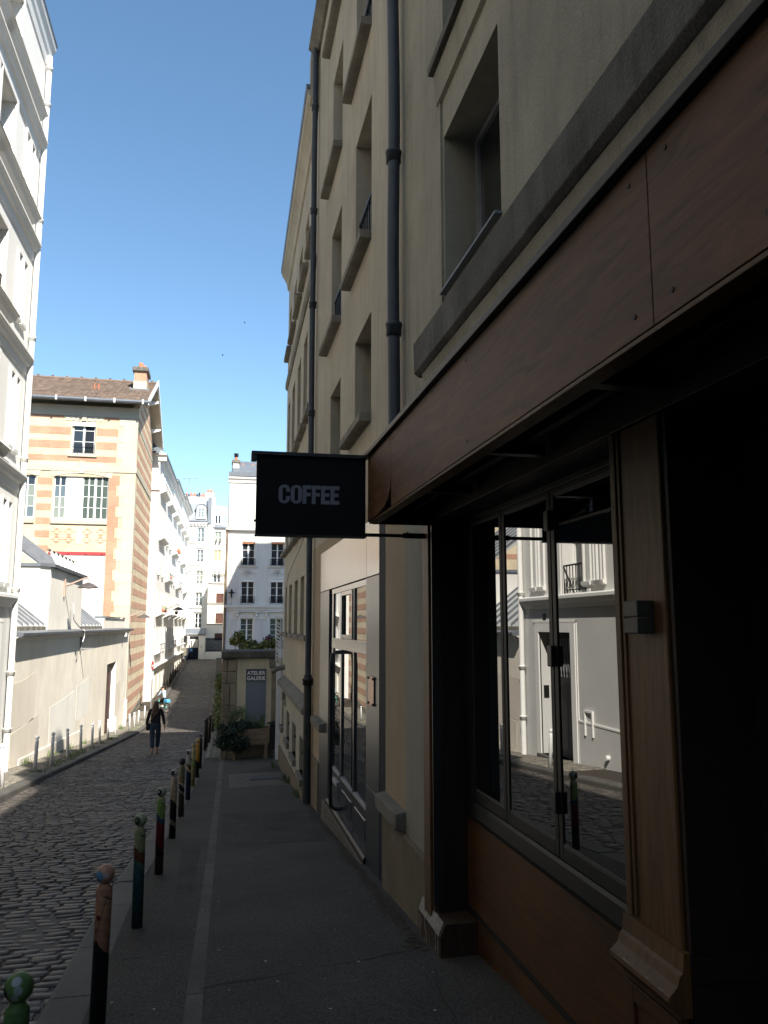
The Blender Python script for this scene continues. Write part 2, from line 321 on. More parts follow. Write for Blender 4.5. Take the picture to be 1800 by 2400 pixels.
# ------------------------------------------------------------------ mesh builder
class MB:
    """Collects boxes, prisms, tubes in a facade frame: u along ua, v up, d outward along na."""
    def __init__(s, o=(0, 0, 0), ua=(1, 0, 0), na=(0, -1, 0)):
        s.o = Vector(o); s.ua = Vector(ua).normalized(); s.na = Vector(na).normalized(); s.va = Vector((0, 0, 1))
        s.flip = s.ua.cross(s.va).dot(s.na) < 0
        s.v = []; s.f = []; s.sm = []
    def P(s, u, v, d): return s.o + s.ua * u + s.va * v + s.na * d
    def add(s, vs, fs, smooth=False):
        b = len(s.v); s.v += [tuple(p) for p in vs]
        for f in fs:
            f = tuple(b + i for i in f)
            s.f.append(f); s.sm.append(smooth)
        return s
    def box(s, u0, u1, v0, v1, d0, d1):
        q = [s.P(u, v, d) for u in (u0, u1) for v in (v0, v1) for d in (d0, d1)]
        fs = [(0, 1, 3, 2), (4, 6, 7, 5), (0, 4, 5, 1), (2, 3, 7, 6), (0, 2, 6, 4), (1, 5, 7, 3)]
        if s.flip: fs = [f[::-1] for f in fs]
        return s.add(q, fs)
    def quad(s, *pts): return s.add([s.P(*p) for p in pts], [tuple(range(len(pts)))])
    def prism(s, poly, d0, d1):
        """poly of (u, v) extruded from d0 to d1"""
        n = len(poly); vs = [s.P(u, v, d0) for u, v in poly] + [s.P(u, v, d1) for u, v in poly]
        fs = [tuple(range(n))[::-1], tuple(range(n, 2 * n))] + [(i, (i + 1) % n, n + (i + 1) % n, n + i) for i in range(n)]
        return s.add(vs, fs)
    def profile(s, poly, u0, u1):
        """poly of (d, v) extruded along u"""
        n = len(poly); vs = [s.P(u0, v, d) for d, v in poly] + [s.P(u1, v, d) for d, v in poly]
        fs = [tuple(range(n)), tuple(range(n, 2 * n))[::-1]] + [(i, n + i, n + (i + 1) % n, (i + 1) % n) for i in range(n)]
        return s.add(vs, fs)
    def tube(s, pts, r, n=8, local=True, r1=None, cap=True):
        pts = [s.P(*p) if local else Vector(p) for p in pts]; vs = []; m = len(pts)
        for i, p in enumerate(pts):
            t = (pts[min(i + 1, m - 1)] - pts[max(i - 1, 0)]).normalized()
            a = t.cross(Vector((0, 0, 1)) if abs(t.z) < 0.9 else Vector((1, 0, 0))).normalized(); b = t.cross(a)
            rr = r if r1 is None else r + (r1 - r) * i / (m - 1)
            if isinstance(r, (list, tuple)): rr = r[i]
            vs += [p + (a * math.cos(2 * math.pi * k / n) + b * math.sin(2 * math.pi * k / n)) * rr for k in range(n)]
        fs = [(i * n + k, i * n + (k + 1) % n, (i + 1) * n + (k + 1) % n, (i + 1) * n + k) for i in range(m - 1) for k in range(n)]
        s.add(vs, fs, True)
        if cap: s.add(vs[:n], [tuple(range(n))[::-1]]); s.add(vs[-n:], [tuple(range(n))])
        return s
    def lathe(s, prof, n=16, ctr=(0, 0, 0), smooth=True):
        c = Vector(ctr); vs = [c + Vector((r * math.cos(2 * math.pi * k / n), r * math.sin(2 * math.pi * k / n), z)) for r, z in prof for k in range(n)]
        m = len(prof)
        fs = [(i * n + k, i * n + (k + 1) % n, (i + 1) * n + (k + 1) % n, (i + 1) * n + k) for i in range(m - 1) for k in range(n)]
        return s.add(vs, fs, smooth)
    def ball(s, c, r, n=10, sc=(1, 1, 1)):
        m = n // 2 + 1; c = Vector(c)
        vs = [c + Vector((sc[0] * r * math.sin(math.pi * i / m) * math.cos(2 * math.pi * k / n), sc[1] * r * math.sin(math.pi * i / m) * math.sin(2 * math.pi * k / n), sc[2] * r * math.cos(math.pi * i / m))) for i in range(m + 1) for k in range(n)]
        fs = [(i * n + k, (i + 1) * n + k, (i + 1) * n + (k + 1) % n, i * n + (k + 1) % n) for i in range(m) for k in range(n)]
        return s.add(vs, fs, True)
    def wall(s, u0, u1, v0, v1, ops, depth=0.3, d=0.0, core=None, back=True):
        """front face with rectangular openings (u0,u1,v0,v1), their reveals and a solid core behind"""
        us = sorted({u0, u1, *[x for o in ops for x in o[:2] if u0 < x < u1]}); vs = sorted({v0, v1, *[x for o in ops for x in o[2:4] if v0 < x < v1]})
        for i in range(len(us) - 1):
            for j in range(len(vs) - 1):
                cu = (us[i] + us[i + 1]) / 2; cv = (vs[j] + vs[j + 1]) / 2
                if any(o[0] < cu < o[1] and o[2] < cv < o[3] for o in ops): continue
                q = [(us[i], vs[j], d), (us[i + 1], vs[j], d), (us[i + 1], vs[j + 1], d), (us[i], vs[j + 1], d)]
                s.quad(*(q[::-1] if s.flip else q))
        for a, b, c, e in [o[:4] for o in ops]:
            for q in ([(a, c, d), (a, e, d), (a, e, d - depth), (a, c, d - depth)], [(b, c, d), (b, c, d - depth), (b, e, d - depth), (b, e, d)],
                      [(a, e, d), (b, e, d), (b, e, d - depth), (a, e, d - depth)], [(a, c, d), (a, c, d - depth), (b, c, d - depth), (b, c, d)]):
                s.quad(*(q[::-1] if s.flip else q))
        if core: s.box(u0 + 0.002, u1 - 0.002, v0, v1 - 0.002, d - depth, d - core)
        return s
    def build(s, name, m, parent=None, bevel=0.0, seg=2, kind=None, loc=None):
        me = bpy.data.meshes.new(name); me.from_pydata(s.v, [], s.f); me.polygons.foreach_set('use_smooth', s.sm)
        me.materials.append(MATS[m] if isinstance(m, str) else m); me.update()
        return link(name, me, parent, bevel, seg, kind, loc)

def link(name, me, parent=None, bevel=0.0, seg=2, kind=None, loc=None):
    o = bpy.data.objects.new(name, me); C.objects.link(o)
    if parent is not None:
        o.parent = parent; o.matrix_parent_inverse = Matrix.Translation(-Vector(parent['_org'])) if '_org' in parent else Matrix()
    if loc is not None: o.location = loc
    if bevel > 0:
        b = o.modifiers.new('bevel', 'BEVEL'); b.width = bevel; b.segments = seg; b.limit_method = 'ANGLE'; b.angle_limit = R(40)
    if kind: o['kind'] = kind
    return o
def thing(name, label, cat, base=(0, 0, 0), group=None, kind=None):
    """Empty at the base of a thing; parts are modelled in world coordinates"""
    o = bpy.data.objects.new(name, None); C.objects.link(o); o.location = base; o.empty_display_size = 0.2
    o['_org'] = [float(x) for x in base]
    tag(o, label, cat, group, kind); return o
def tag(o, label=None, cat=None, group=None, kind=None):
    if label: o['label'] = label
    if cat: o['category'] = cat
    if group: o['group'] = group
    if kind: o['kind'] = kind
    return o
def part(parent, name, m, fn, frame=None, bevel=0.0, kind=None, label=None):
    b = MB(*(frame or ())); fn(b); o = b.build(name, m, parent, bevel, kind=kind)
    if label: o['label'] = label
    return o
def sub(p, o):                       # hang an object under a part that lies in world coordinates
    o.parent = p; o.matrix_parent_inverse = Matrix(); return o

# ------------------------------------------------------------------ the lie of the street
def zr(y):
    a = -1.86 - 0.0845 * y; b = -8.35 + 0.0415 * min(y, 101)
    return (a + b + math.sqrt((a - b) ** 2 + 0.25)) / 2 - 0.02
def lerp(x, pts):
    if x <= pts[0][0]: return pts[0][1]
    for (a, p), (b, q) in zip(pts, pts[1:]):
        if x <= b: return p + (q - p) * (x - a) / (b - a)
    return pts[-1][1]
def kR(y): return lerp(y, [(8, -0.94), (13, -0.75), (18, -0.60), (30, -0.50), (78, -0.33)])
def kL(y): return lerp(y, [(45, -3.93), (100, -3.42)])
def zsr(x, y): return zr(y) + 0.125 + 0.02 * (x + 0.6)
def zsl(x, y): return zr(y) + 0.11 - 0.01 * (x + 3.9)

def strip(name, xs, ys, zf, m, kind='structure', th=0.0):
    """sheet following the street; xs: list of functions of y"""
    b = MB(); n = len(xs)
    for y in ys:
        for fx in xs:
            x = fx(y); b.v.append((x, y, zf(x, y)))
    for j in range(len(ys) - 1):
        for i in range(n - 1):
            b.f.append((j * n + i, j * n + i + 1, (j + 1) * n + i + 1, (j + 1) * n + i)); b.sm.append(True)
    o = b.build(name, m); o['kind'] = kind
    return o
YS = [-40 + 1.0 * i for i in range(153)]
cst = lambda v: (lambda y: v)
ground = strip('ground', [cst(-400), cst(-60), cst(-6), cst(0), cst(6), cst(60), cst(400)], [-300, -60] + YS + [140, 200, 400, 900],
               lambda x, y: (zr(min(max(y, -40), 140)) - 0.06), 'asphalt_road')
road = strip('road', [lambda y: kL(y) - 0.05, lambda y: (kL(y) + kR(y)) / 2, lambda y: kR(y) + 0.05], YS, lambda x, y: zr(y) - 0.006, 'asphalt_road')
pav_r = strip('pavement_right', [lambda y: kR(y) + 0.27, cst(0.6), cst(2.7)], YS, zsr, 'asphalt')
pav_l = strip('pavement_left', [cst(-5.7), cst(-4.6), lambda y: kL(y) - 0.25], YS, lambda x, y: zsl(x, y) - 0.015, 'dirt')

# setts of the road: rounded blocks in rows across the street; worn asphalt swallows some of them
def hsh(a, b, s=0):
    r = random.Random((a * 73856093) ^ (b * 19349663) ^ s); return r
import mathutils
def nz(x, y, s): return mathutils.noise.noise(Vector((x * s, y * s, 3.7)))
def sett_geo(b, x0, x1, y0, y1, zf, rnd, h=0.009, lift=0.0):
    j = lambda a: rnd.uniform(-a, a)
    o = [(x0 + j(.010), y0 + j(.007)), ((x0 + x1) / 2 + j(.01), y0 + j(.006)), (x1 + j(.010), y0 + j(.007)), (x1 + j(.008), (y0 + y1) / 2),
         (x1 + j(.010), y1 + j(.007)), ((x0 + x1) / 2 + j(.01), y1 + j(.006)), (x0 + j(.010), y1 + j(.007)), (x0 + j(.008), (y0 + y1) / 2)]
    cx, cy = (x0 + x1) / 2, (y0 + y1) / 2; k = len(b.v); tx = rnd.uniform(-.05, .05); ty = rnd.uniform(-.05, .05)
    for (x, y) in o: b.v.append((x, y, zf(x, y) - 0.05))
    for (x, y) in o: b.v.append((x, y, zf(x, y) + lift - 0.004))
    for (x, y) in o:
        X = cx + (x - cx) * .91; Y = cy + (y - cy) * .83; b.v.append((X, Y, zf(X, Y) + lift + h * 0.92 + tx * (X - cx) + ty * (Y - cy)))
    b.v.append((cx, cy, zf(cx, cy) + lift + h))
    for i in range(8):
        n = (i + 1) % 8
        b.f += [(k + i, k + n, k + 8 + n, k + 8 + i), (k + 8 + i, k + 8 + n, k + 16 + n, k + 16 + i), (k + 16 + i, k + 16 + n, k + 24)]
        b.sm += [False, True, True]
far = MB(); near = []
y = 3.2; row = 0
zroad = lambda x, y: zr(y)
while y < 101.5:
    big = 1.0 if y < 60 else 1.6
    dy = random.uniform(.10, .135) * big
    rnd = random.Random(row); x = kL(y) + 0.03 - rnd.uniform(0, .2)
    while x < kR(y) - 0.04:
        dx = rnd.uniform(.15, .27) * big; x1 = min(x + dx, kR(y) - 0.01)
        a = max(x, kL(y) + 0.01); cx, cy = (a + x1) / 2, y + dy / 2
        skew = nz(cx, cy, .35) * .05
        if x1 - a > 0.06:
            q = .75 * nz(cx, cy, .9) + .5 * nz(cx, cy + 40, 2.3)
            lift = rnd.uniform(-.004, .004) - max(0, min(q, .5) - .05) * .026
            if q < (0.54 if y > 10 else 0.85) and rnd.random() > .05:
                spec = (a + .012, x1 - .012, y + skew + .010, y + dy + skew - .010, lift, row * 1000 + int(x * 50))
                # visible in frame near the camera: individual pieces
                u_in = (cx / cy) > -0.345
                if y < 9.6 and u_in and len(near) < 300: near.append(spec)
                else:
                    sett_geo(far, *spec[:4], zroad, random.Random(spec[5]), lift=lift)
        x = x1
    y += dy; row += 1
for sp in near:
    b = MB(); sett_geo(b, *sp[:4], zroad, random.Random(sp[5]), lift=sp[4]); sub(road, b.build('sett', 'sett'))
sub(road, far.build('sett_paving', 'sett', kind='stuff'))

# kerbs
def kerb(name, fx, side, zt, y0, y1, step, m='granite'):
    base = thing(name, None, None, (0, 0, 0)); base['kind'] = 'structure'
    y = y0; k = 0
    while y < y1:
        L = step * random.uniform(.85, 1.15); e = min(y + L, y1) - 0.012
        b = MB(); w_ = 0.27 * side
        pts = []
        j = random.uniform(-.004, .004); t = 0.03 * side
        for yy in (y, e):
            x = fx(yy); z = zt(x + w_, yy) + j
            pts += [(x, yy, zr(yy) - .1), (x, yy, z - .035), (x + t * .4, yy, z - .012), (x + t * 1.3, yy, z + .002), (x + w_, yy, z + .004), (x + w_, yy, zr(yy) - .1)]
        b.add(pts, [(0, 1, 7, 6), (1, 2, 8, 7), (2, 3, 9, 8), (3, 4, 10, 9), (4, 5, 11, 10), (0, 5, 4, 3, 2, 1), (6, 7, 8, 9, 10, 11)])
        b.build('kerb_stone', m, base); y += L; k += 1
    return base
kerb('kerb_right', kR, 1, zsr, -2, 60, 1.05)
kerb('kerb_left', kL, -1, zsl, 8, 100, 1.2)
kerb('kerb_right_far', kR, 1, zsr, 60.2, 100, 2.2)

# granite strip let into the right pavement
gs = thing('granite_strip', None, None); gs['kind'] = 'structure'
y = 1.0
while y < 24:
    L = random.uniform(.9, 1.25); e = min(y + L, 24) - .01
    b = MB(); xs = [lerp(yy, [(4.8, -.13), (8.6, -.06), (13.8, .02), (24, .16)]) for yy in (y, e)]; wd = [lerp(yy, [(4.8, .10), (12, .085), (24, .12)]) for yy in (y, e)]
    b.add([(xs[0], y, zsr(xs[0], y) + .004), (xs[0] + wd[0], y, zsr(xs[0], y) + .005), (xs[1] + wd[1], e, zsr(xs[1], e) + .005), (xs[1], e, zsr(xs[1], e) + .004)], [(0, 1, 2, 3)])
    b.build('strip_stone', 'strip_granite', gs); y += L
# paving joints and crack in the asphalt (thin dark gaps), repair panel with inspection cover
def flat(name, pts, m, parent, dz=.004, kind=None):
    b = MB(); b.add([(x, y, zsr(x, y) + dz) for x, y in pts], [tuple(range(len(pts)))]); return b.build(name, m, parent, kind=kind)
rp_ = thing('repair_panel', None, None); rp_['kind'] = 'structure'
flat('panel', [(.30, 16.3), (1.60, 16.2), (1.62, 19.0), (.34, 19.1)], 'concrete_patch', rp_, .004)
cover = thing('inspection_cover', 'oval ribbed iron inspection cover in the pale pavement panel', 'manhole cover', (1.15, 17.7, zsr(1.15, 17.7)))
b = MB(); n = 28
b.add([(1.12 + .46 * math.copysign(abs(math.cos(2 * math.pi * i / n)) ** .5, math.cos(2 * math.pi * i / n)), 17.75 + .36 * math.copysign(abs(math.sin(2 * math.pi * i / n)) ** .6, math.sin(2 * math.pi * i / n)),
        zsr(1.1, 17.75 + .36 * math.copysign(abs(math.sin(2 * math.pi * i / n)) ** .6, math.sin(2 * math.pi * i / n))) + .009) for i in range(n)], [tuple(range(n))])
b.build('frame', 'granite', cover)
for i in range(7):
    yy = 17.5 + i * .085; b = MB(); b.box(.76, 1.48, 0, .008, 0, .05)
    for k in range(len(b.v)): p = b.v[k]; b.v[k] = (p[0], yy - p[1], p[2] + zsr(1.1, yy) + .010)
    b.build('rib', 'iron_cover', cover)
for pts in ([(.1, 10.2), (1.35, 10.0), (1.4, 12.6), (.15, 12.9)], [(-.3, 7.6), (-.16, 7.5), (-.12, 10.2), (-.34, 10.4)]):
    sub(pav_r, flat('asphalt_patch', pts, 'asphalt_patch', None, .003))
for (xa, ya, xb, yb, w_) in ((-.05, 5.33, 1.35, 5.62, .007), (.02, 8.9, 1.3, 9.1, .006), (-.65, 6.0, -.12, 6.25, .006), (1.1, 3.0, 1.38, 5.2, .006), (.05, 14.2, 1.45, 14.1, .009)):
    n = 9; P_ = [(xa + (xb - xa) * i / n + .02 * math.sin(i * 2.3), ya + (yb - ya) * i / n + .02 * math.sin(i * 1.7 + xa)) for i in range(n + 1)]
    b = MB(); b.add([(x, y, zsr(x, y) + .005) for x, y in P_] + [(x + w_ * .6, y + w_ * (1 + .5 * math.sin(i)), zsr(x, y) + .005) for i, (x, y) in enumerate(P_)], [(i, i + 1, n + 2 + i, n + 1 + i) for i in range(n)]); sub(pav_r, b.build('crack', 'crack'))
# bits on the pavement
def speck(x, y, sx, sy, m, name, parent): 
    b = MB(); n = 5; a0 = random.random() * 6
    b.add([(x + sx * math.cos(a0 + 2 * math.pi * i / n), y + sy * math.sin(a0 + 2 * math.pi * i / n), zsr(x, y) - .0845 * sy * math.sin(a0 + 2 * math.pi * i / n) + .006) for i in range(n)], [tuple(range(n))]); return b
lit = MB()
for i in range(90):
    x = random.uniform(-.6, 1.45); y = random.uniform(3.5, 20); s_ = random.uniform(.004, .012); q = speck(x, y, s_, s_, 'litter', 'x', None); lit.add(q.v, q.f)
o = lit.build('pavement_litter', 'litter'); tag(o, 'pale specks of litter and gum scattered over the dark pavement', 'litter', kind='stuff')
dr = MB()
for i in range(900):
    y = random.uniform(5.6, 13.2); x = lerp(y, [(5, 1.46), (13, 1.5)]) - abs(random.gauss(0, .05)); s_ = random.uniform(.006, .022); q = speck(x, y, s_, s_, 'dirt', 'x', None); dr.add(q.v, q.f)
o = dr.build('gutter_dirt', 'dirt'); tag(o, 'dark grit gathered where the pavement meets the right-hand facades', 'dirt', kind='stuff')

# left pavement: pale setts with grass in the joints
b = MB(); y = 17.4; row = 0; ns_ = 0
while y < 58:
    dy = random.uniform(.11, .14); rnd = random.Random(5000 + row); x = -5.35
    while x < kL(y) - .28:
        dx = rnd.uniform(.15, .24); x1 = min(x + dx, kL(y) - .27)
        if x1 - x > .06:
            q = b if ns_ >= 300 else MB(); ns_ += 1
            sett_geo(q, x + .006, x1 - .006, y + .006, y + dy - .006, zsl, rnd, h=.01, lift=rnd.uniform(-.004, .004))
            if q is not b: sub(pav_l, q.build('sett', 'sett_pale'))
        x = x1
    y += dy; row += 1
sub(pav_l, b.build('sett_paving', 'sett_pale', kind='stuff'))
# far left pavement and right verge setts
b = MB(); y = 24.5; row = 0
while y < 60:
    dy = random.uniform(.11, .14); rnd = random.Random(9000 + row); x = kR(y) + .29
    while x < .28:
        dx = rnd.uniform(.15, .24); x1 = min(x + dx, .28)
        if x1 - x > .06: sett_geo(b, x + .006, x1 - .006, y + .006, y + dy - .006, zsr, rnd, h=.01, lift=.012 + rnd.uniform(-.004, .004))
        x = x1
    y += dy; row += 1
sub(pav_r, b.build('sett_paving', 'sett_pale', kind='stuff'))

# ------------------------------------------------------------------ windows and facade furniture
def sub_part(p, name, m, b, bevel=0.0):
    return b.build(name, m, p, bevel)
def window(par, fr, u0, u1, v0, v1, d=-0.22, cols=2, rows=3, fm='white_paint', gm='glass_far', fw=0.055, bar=0.03, mull=0.07, name='window', trans=None, gms=None, label=None):
    b = MB(*fr); t = 0.05
    b.box(u0, u0 + fw, v0, v1, d - t, d); b.box(u1 - fw, u1, v0, v1, d - t, d)
    b.box(u0 + fw, u1 - fw, v1 - fw, v1, d - t, d); b.box(u0 + fw, u1 - fw, v0, v0 + fw * 1.4, d - t, d)
    iu0, iu1, iv0, iv1 = u0 + fw, u1 - fw, v0 + fw * 1.4, v1 - fw
    cw = (iu1 - iu0 - mull * (cols - 1)) / cols
    for i in range(1, cols): b.box(iu0 + i * cw + (i - 1) * mull, iu0 + i * cw + i * mull, iv0, iv1, d - t, d + .004)
    hs = [iv0 + (iv1 - iv0) * k / rows for k in range(rows + 1)] if trans is None else [iv0] + [iv0 + (iv1 - iv0) * q for q in trans] + [iv1]
    for i in range(cols):
        a = iu0 + i * (cw + mull)
        for h in hs[1:-1]: b.box(a, a + cw, h - bar / 2, h + bar / 2, d - t, d - .006)
    wo_ = b.build(name, fm, par)
    if label: wo_['label'] = label
    k = 0
    for i in range(cols):
        a = iu0 + i * (cw + mull)
        for h0, h1 in zip(hs, hs[1:]):
            g = MB(*fr); g.box(a, a + cw, h0, h1, d - .034, d - .026); g.build('pane', gms[k % len(gms)] if gms else gm, wo_); k += 1
    return wo_
def railing(par, fr, u0, u1, v0, h=0.95, d=0.12, step=0.11, m='iron_black', scroll=True, name='railing'):
    b = MB(*fr)
    b.box(u0, u1, v0 + h - .04, v0 + h, d - .02, d + .02); b.box(u0, u1, v0 + .06, v0 + .09, d - .012, d + .012)
    n = max(2, int((u1 - u0) / step))
    for i in range(n + 1):
        u = u0 + (u1 - u0) * i / n; b.box(u - .009, u + .009, v0, v0 + h, d - .009, d + .009)
    if scroll:
        for i in range(n):
            u = u0 + (u1 - u0) * (i + .5) / n; pts = [(u + .042 * math.cos(a * .7), v0 + .24 + .13 * math.sin(a * .7), d) for a in range(10)]
            b.tube(pts, .008, 4, cap=False)
    for u in (u0, u1): b.box(u - .012, u + .012, v0 + h * .8, v0 + h * .84, -.05, d)
    return b.build(name, m, par)
def pot(par, p, r=.12, h=.2, m='terracotta', leaf='leaf_mid', n=40, name='flower_pot', flowers=None):
    b = MB(); b.lathe([(0, 0), (r * .7, 0), (r, h), (r * .8, h)], 10, p); o = b.build(name, m, par)
    f = MB(); leaves(f, [(p[0], p[1], p[2] + h + r)], [r * 1.3], n, .09); f.build('foliage', leaf, o)
    if flowers:
        f = MB(); leaves(f, [(p[0], p[1], p[2] + h + r * 1.3)], [r * 1.2], 24, .09); f.build('blossom', flowers, o)
    return o
def leaves(b, ctrs, rad, n, size, sq=(1, 1, 1), hang=0.0, rnd=random):
    """leaf-sized folded quads spread through lumps"""
    for i in range(n):
        k = rnd.randrange(len(ctrs)); c = Vector(ctrs[k]); r = rad[k]
        d = Vector((rnd.gauss(0, 1), rnd.gauss(0, 1), rnd.gauss(0, 1))).normalized() * (r * rnd.random() ** .45)
        p = c + Vector((d.x * sq[0], d.y * sq[1], d.z * sq[2]))
        n_ = (d.normalized() + Vector((rnd.gauss(0, .5), rnd.gauss(0, .5), rnd.gauss(0, .5) + .3 - hang))).normalized()
        t = n_.cross(Vector((rnd.gauss(0, 1), rnd.gauss(0, 1), rnd.gauss(0, 1)))).normalized(); s_ = n_.cross(t)
        L = size * rnd.uniform(.6, 1.3); w_ = L * .38
        b.add([p - t * L * .5, p + s_ * w_ * .5 - n_ * L * .06, p + t * L * .5, p - s_ * w_ * .5 - n_ * L * .06, p], [(0, 1, 4), (1, 2, 4), (2, 3, 4), (3, 0, 4)])

def pipe(par, x, y, z0, z1, r, m, name, joints=(), n=14, bend=0.0):
    b = MB(); k = 24
    b.tube([(x + bend * math.sin(i * .9) * .4, y + bend * math.sin(i * .55), z0 + (z1 - z0) * i / k) for i in range(k + 1)], r, n, local=False)
    o = b.build(name, m, par)
    for z in joints:
        j = MB(); j.lathe([(r * .9, z - .05), (r * 1.28, z - .05), (r * 1.28, z + .03), (r * 1.4, z + .035), (r * 1.4, z + .06), (r * .9, z + .065)], n, (x, y, 0)); j.build('collar', m, o)
    return o

# ------------------------------------------------------------------ right side: grey building over the coffee shop
FR = ((1.55, 0, 0), (0, 1, 0), (-1, 0, 0))                   # u = y, v = z, d = towards the street
A = thing('stucco_building', 'grey rough-rendered building above the dark wooden coffee shopfront', 'building', (1.55, 3, zsr(1.55, 3)))
opsA = [(4.15, 5.33, 2.38, 3.60), (1.15, 2.42, 2.38, 3.60), (4.15, 5.33, 4.25, 6.0), (1.15, 2.42, 4.25, 6.0), (-1.6, -.4, 2.38, 3.6), (-1.6, -.4, 4.25, 6.0)]
part(A, 'wall', 'stucco_grey', lambda b: b.wall(-14, 6.66, 1.26, 8.3, opsA, .34, 0, 9), FR)
part(A, 'lower_wall', 'wall_pale', lambda b: (b.box(5.87, 6.66, -2.75, 1.262, -.6, 0.0), b.box(-14, 5.87, -2.9, 1.262, -9, -1.6)), FR)
part(A, 'plinth', 'plinth_render', lambda b: b.profile([(-.2, -2.75), (.03, -2.75), (.03, -1.70), (.002, -1.675), (-.2, -1.675)], 5.86, 7.49), FR)
for o_ in opsA:
    window(A, FR, o_[0], o_[1], o_[2], o_[3], -.24, 2, 1, 'steel_grey', 'glass_dark', .05, mull=.08)
    if o_[2] < 3: part(A, 'sill_flashing', 'zinc', lambda b: b.box(o_[0] - .01, o_[1] + .01, 2.37, 2.385, -.2, .045), FR)
part(A, 'sill_band', 'stone_dark', lambda b: b.profile([(-.1, 2.17), (.12, 2.17), (.12, 2.15), (.115, 1.93), (.08, 1.90), (-.1, 1.90)], -9, 5.84), FR, .008)
part(A, 'cove_moulding', 'stucco_grey', lambda b: b.profile([(-.1, 1.90), (.075, 1.90), (.055, 1.82), (.03, 1.80), (.028, 1.40), (.07, 1.36), (.07, 1.24), (-.1, 1.24)], -9, 5.75), FR)
for (a, e) in ((4.15, 5.33), (1.15, 2.42)):
    part(A, 'hood_ledge', 'stone_dark', lambda b: b.box(a - .1, e + .12, 4.17, 4.24, -.1, .09), FR, .005)
    part(A, 'hood_moulding', 'stucco_grey', lambda b: b.profile([(-.02, 3.90), (.03, 3.92), (.05, 4.16), (-.02, 4.168)], a - .08, e + .10), FR)
    part(A, 'jamb_band', 'stucco_grey', lambda b: (b.box(e + .035, e + .11, 2.2, 3.92, -.02, .018),), FR)
part(A, 'roof', 'zinc', lambda b: b.profile([(.12, 8.3), (.14, 8.36), (-2.4, 9.6), (-9, 9.6), (-9, 8.3)], -14, 6.66), FR)

UB = thing('unseen_shade_block', 'tall unseen block added behind the viewer to shade the near street', 'building', (1.55, -20, zsr(1.55, -20)))  # out of view; added to keep sun off the facade opposite and cut its bounce
part(UB, 'wall', 'stucco_tan', lambda b: b.wall(-52, -14.01, -3, 21, [(-16.6 - 3 * k, -15.4 - 3 * k, z, z + 1.9) for k in range(11) for z in (2.4, 5.6, 8.8, 12, 15.2, 18.4, 21.6)], .3, 0, 10), FR)
part(UB, 'roof', 'zinc', lambda b: b.profile([(.3, 21), (-2, 22.5), (-10, 22.5), (-10, 21)], -52, -14.01), FR)
# ------------------------------------------------------------------ tan building with the navy metal shopfront
B = thing('rendered_building', 'tan rendered building with two rows of deep bare windows above the navy metal shopfront', 'building', (1.55, 10, zsr(1.55, 10)))
rowsB1 = [(2.27, 3.41), (4.36, 6.0), (6.98, 8.6), (9.35, 10.25)]; rowsB2 = [(1.75, 3.36), (4.25, 5.88), (6.87, 8.45), (9.35, 10.25)]
opsB = [(8.24, 9.31, *r_) for r_ in rowsB1] + [(10.5, 11.5, *r_) for r_ in rowsB2]
part(B, 'wall', 'stucco_tan', lambda b: b.wall(6.662, 13.55, 1.26, 10.7, opsB, .36, 0, 7), FR)
part(B, 'lower_wall', 'wall_patch', lambda b: (b.box(6.662, 7.50, -2.9, 1.262, -.5, -.003), b.box(12.42, 13.55, -3.4, 1.262, -.5, -.003), b.box(7.5, 12.42, -3.4, 1.262, -7, -.40), b.box(7.5, 12.42, 1.10, 1.262, -.42, -.004)), FR)
part(B, 'plinth', 'plinth_render', lambda b: (b.box(12.42, 13.50, -3.5, -2.05, -.3, .02),), FR)
for k, o_ in enumerate(opsB):
    window(B, FR, *o_, -.30, 2, 1, 'frame_dark', 'glass_dark', .05, mull=.07)
    far_end = .42 if o_[0] < 10 else .50
    part(B, 'sill', 'stone_sill', lambda b: b.profile([(-.3, o_[2] + .02), (.13, o_[2] - .005), (.13, o_[2] - .09), (.09, o_[2] - .10), (-.3, o_[2] - .10)], o_[0] + .01, o_[1] + far_end), FR, .006)
for (a, e, z) in ((8.24, 9.31, 4.36), (10.5, 11.5, 4.25), (8.24, 9.31, 6.98)): railing(B, FR, a + .02, e - .02, z + .05, .55, -.06, .13, 'iron_black', False)
part(B, 'cornice', 'stone_sill', lambda b: b.profile([(-.1, 10.7), (.18, 10.7), (.20, 10.58), (.05, 10.45), (-.1, 10.45)], 6.67, 13.55), FR)
part(B, 'roof', 'zinc', lambda b: b.profile([(.16, 10.7), (-.9, 11.4), (-7, 11.7), (-7, 10.7)], 6.67, 13.55), FR)
for yc, hc, wd in ((7.2, 12.6, .8), (9.9, 12.3, .5), (12.3, 12.9, .9)):
    ch = part(B, 'chimney', 'stucco_tan', lambda b: b.box(yc, yc + wd, 11.3, hc, -1.0, -.3), FR)
    for q in range(2): part(ch, 'chimney_pot', 'terracotta', lambda b: b.lathe([(.1, 0), (.1, .5), (.08, .5)], 10, (2.2, yc + .2 + q * .3, hc)))
pipe(B, 1.46, 6.68, 1.30, 10.7, .055, 'pipe_paint', 'downpipe', (2.6, 4.25, 8.2), bend=.012)
pipe(B, 1.47, 13.38, -.86, 10.5, .050, 'pipe_paint', 'downpipe', (3.6, 5.55, 7.3, 9.3, 1.5), bend=.006)
dp = pipe(B, 1.47, 13.38, -3.15, -.80, .066, 'pipe_iron', 'downpipe_foot', (-.92,))
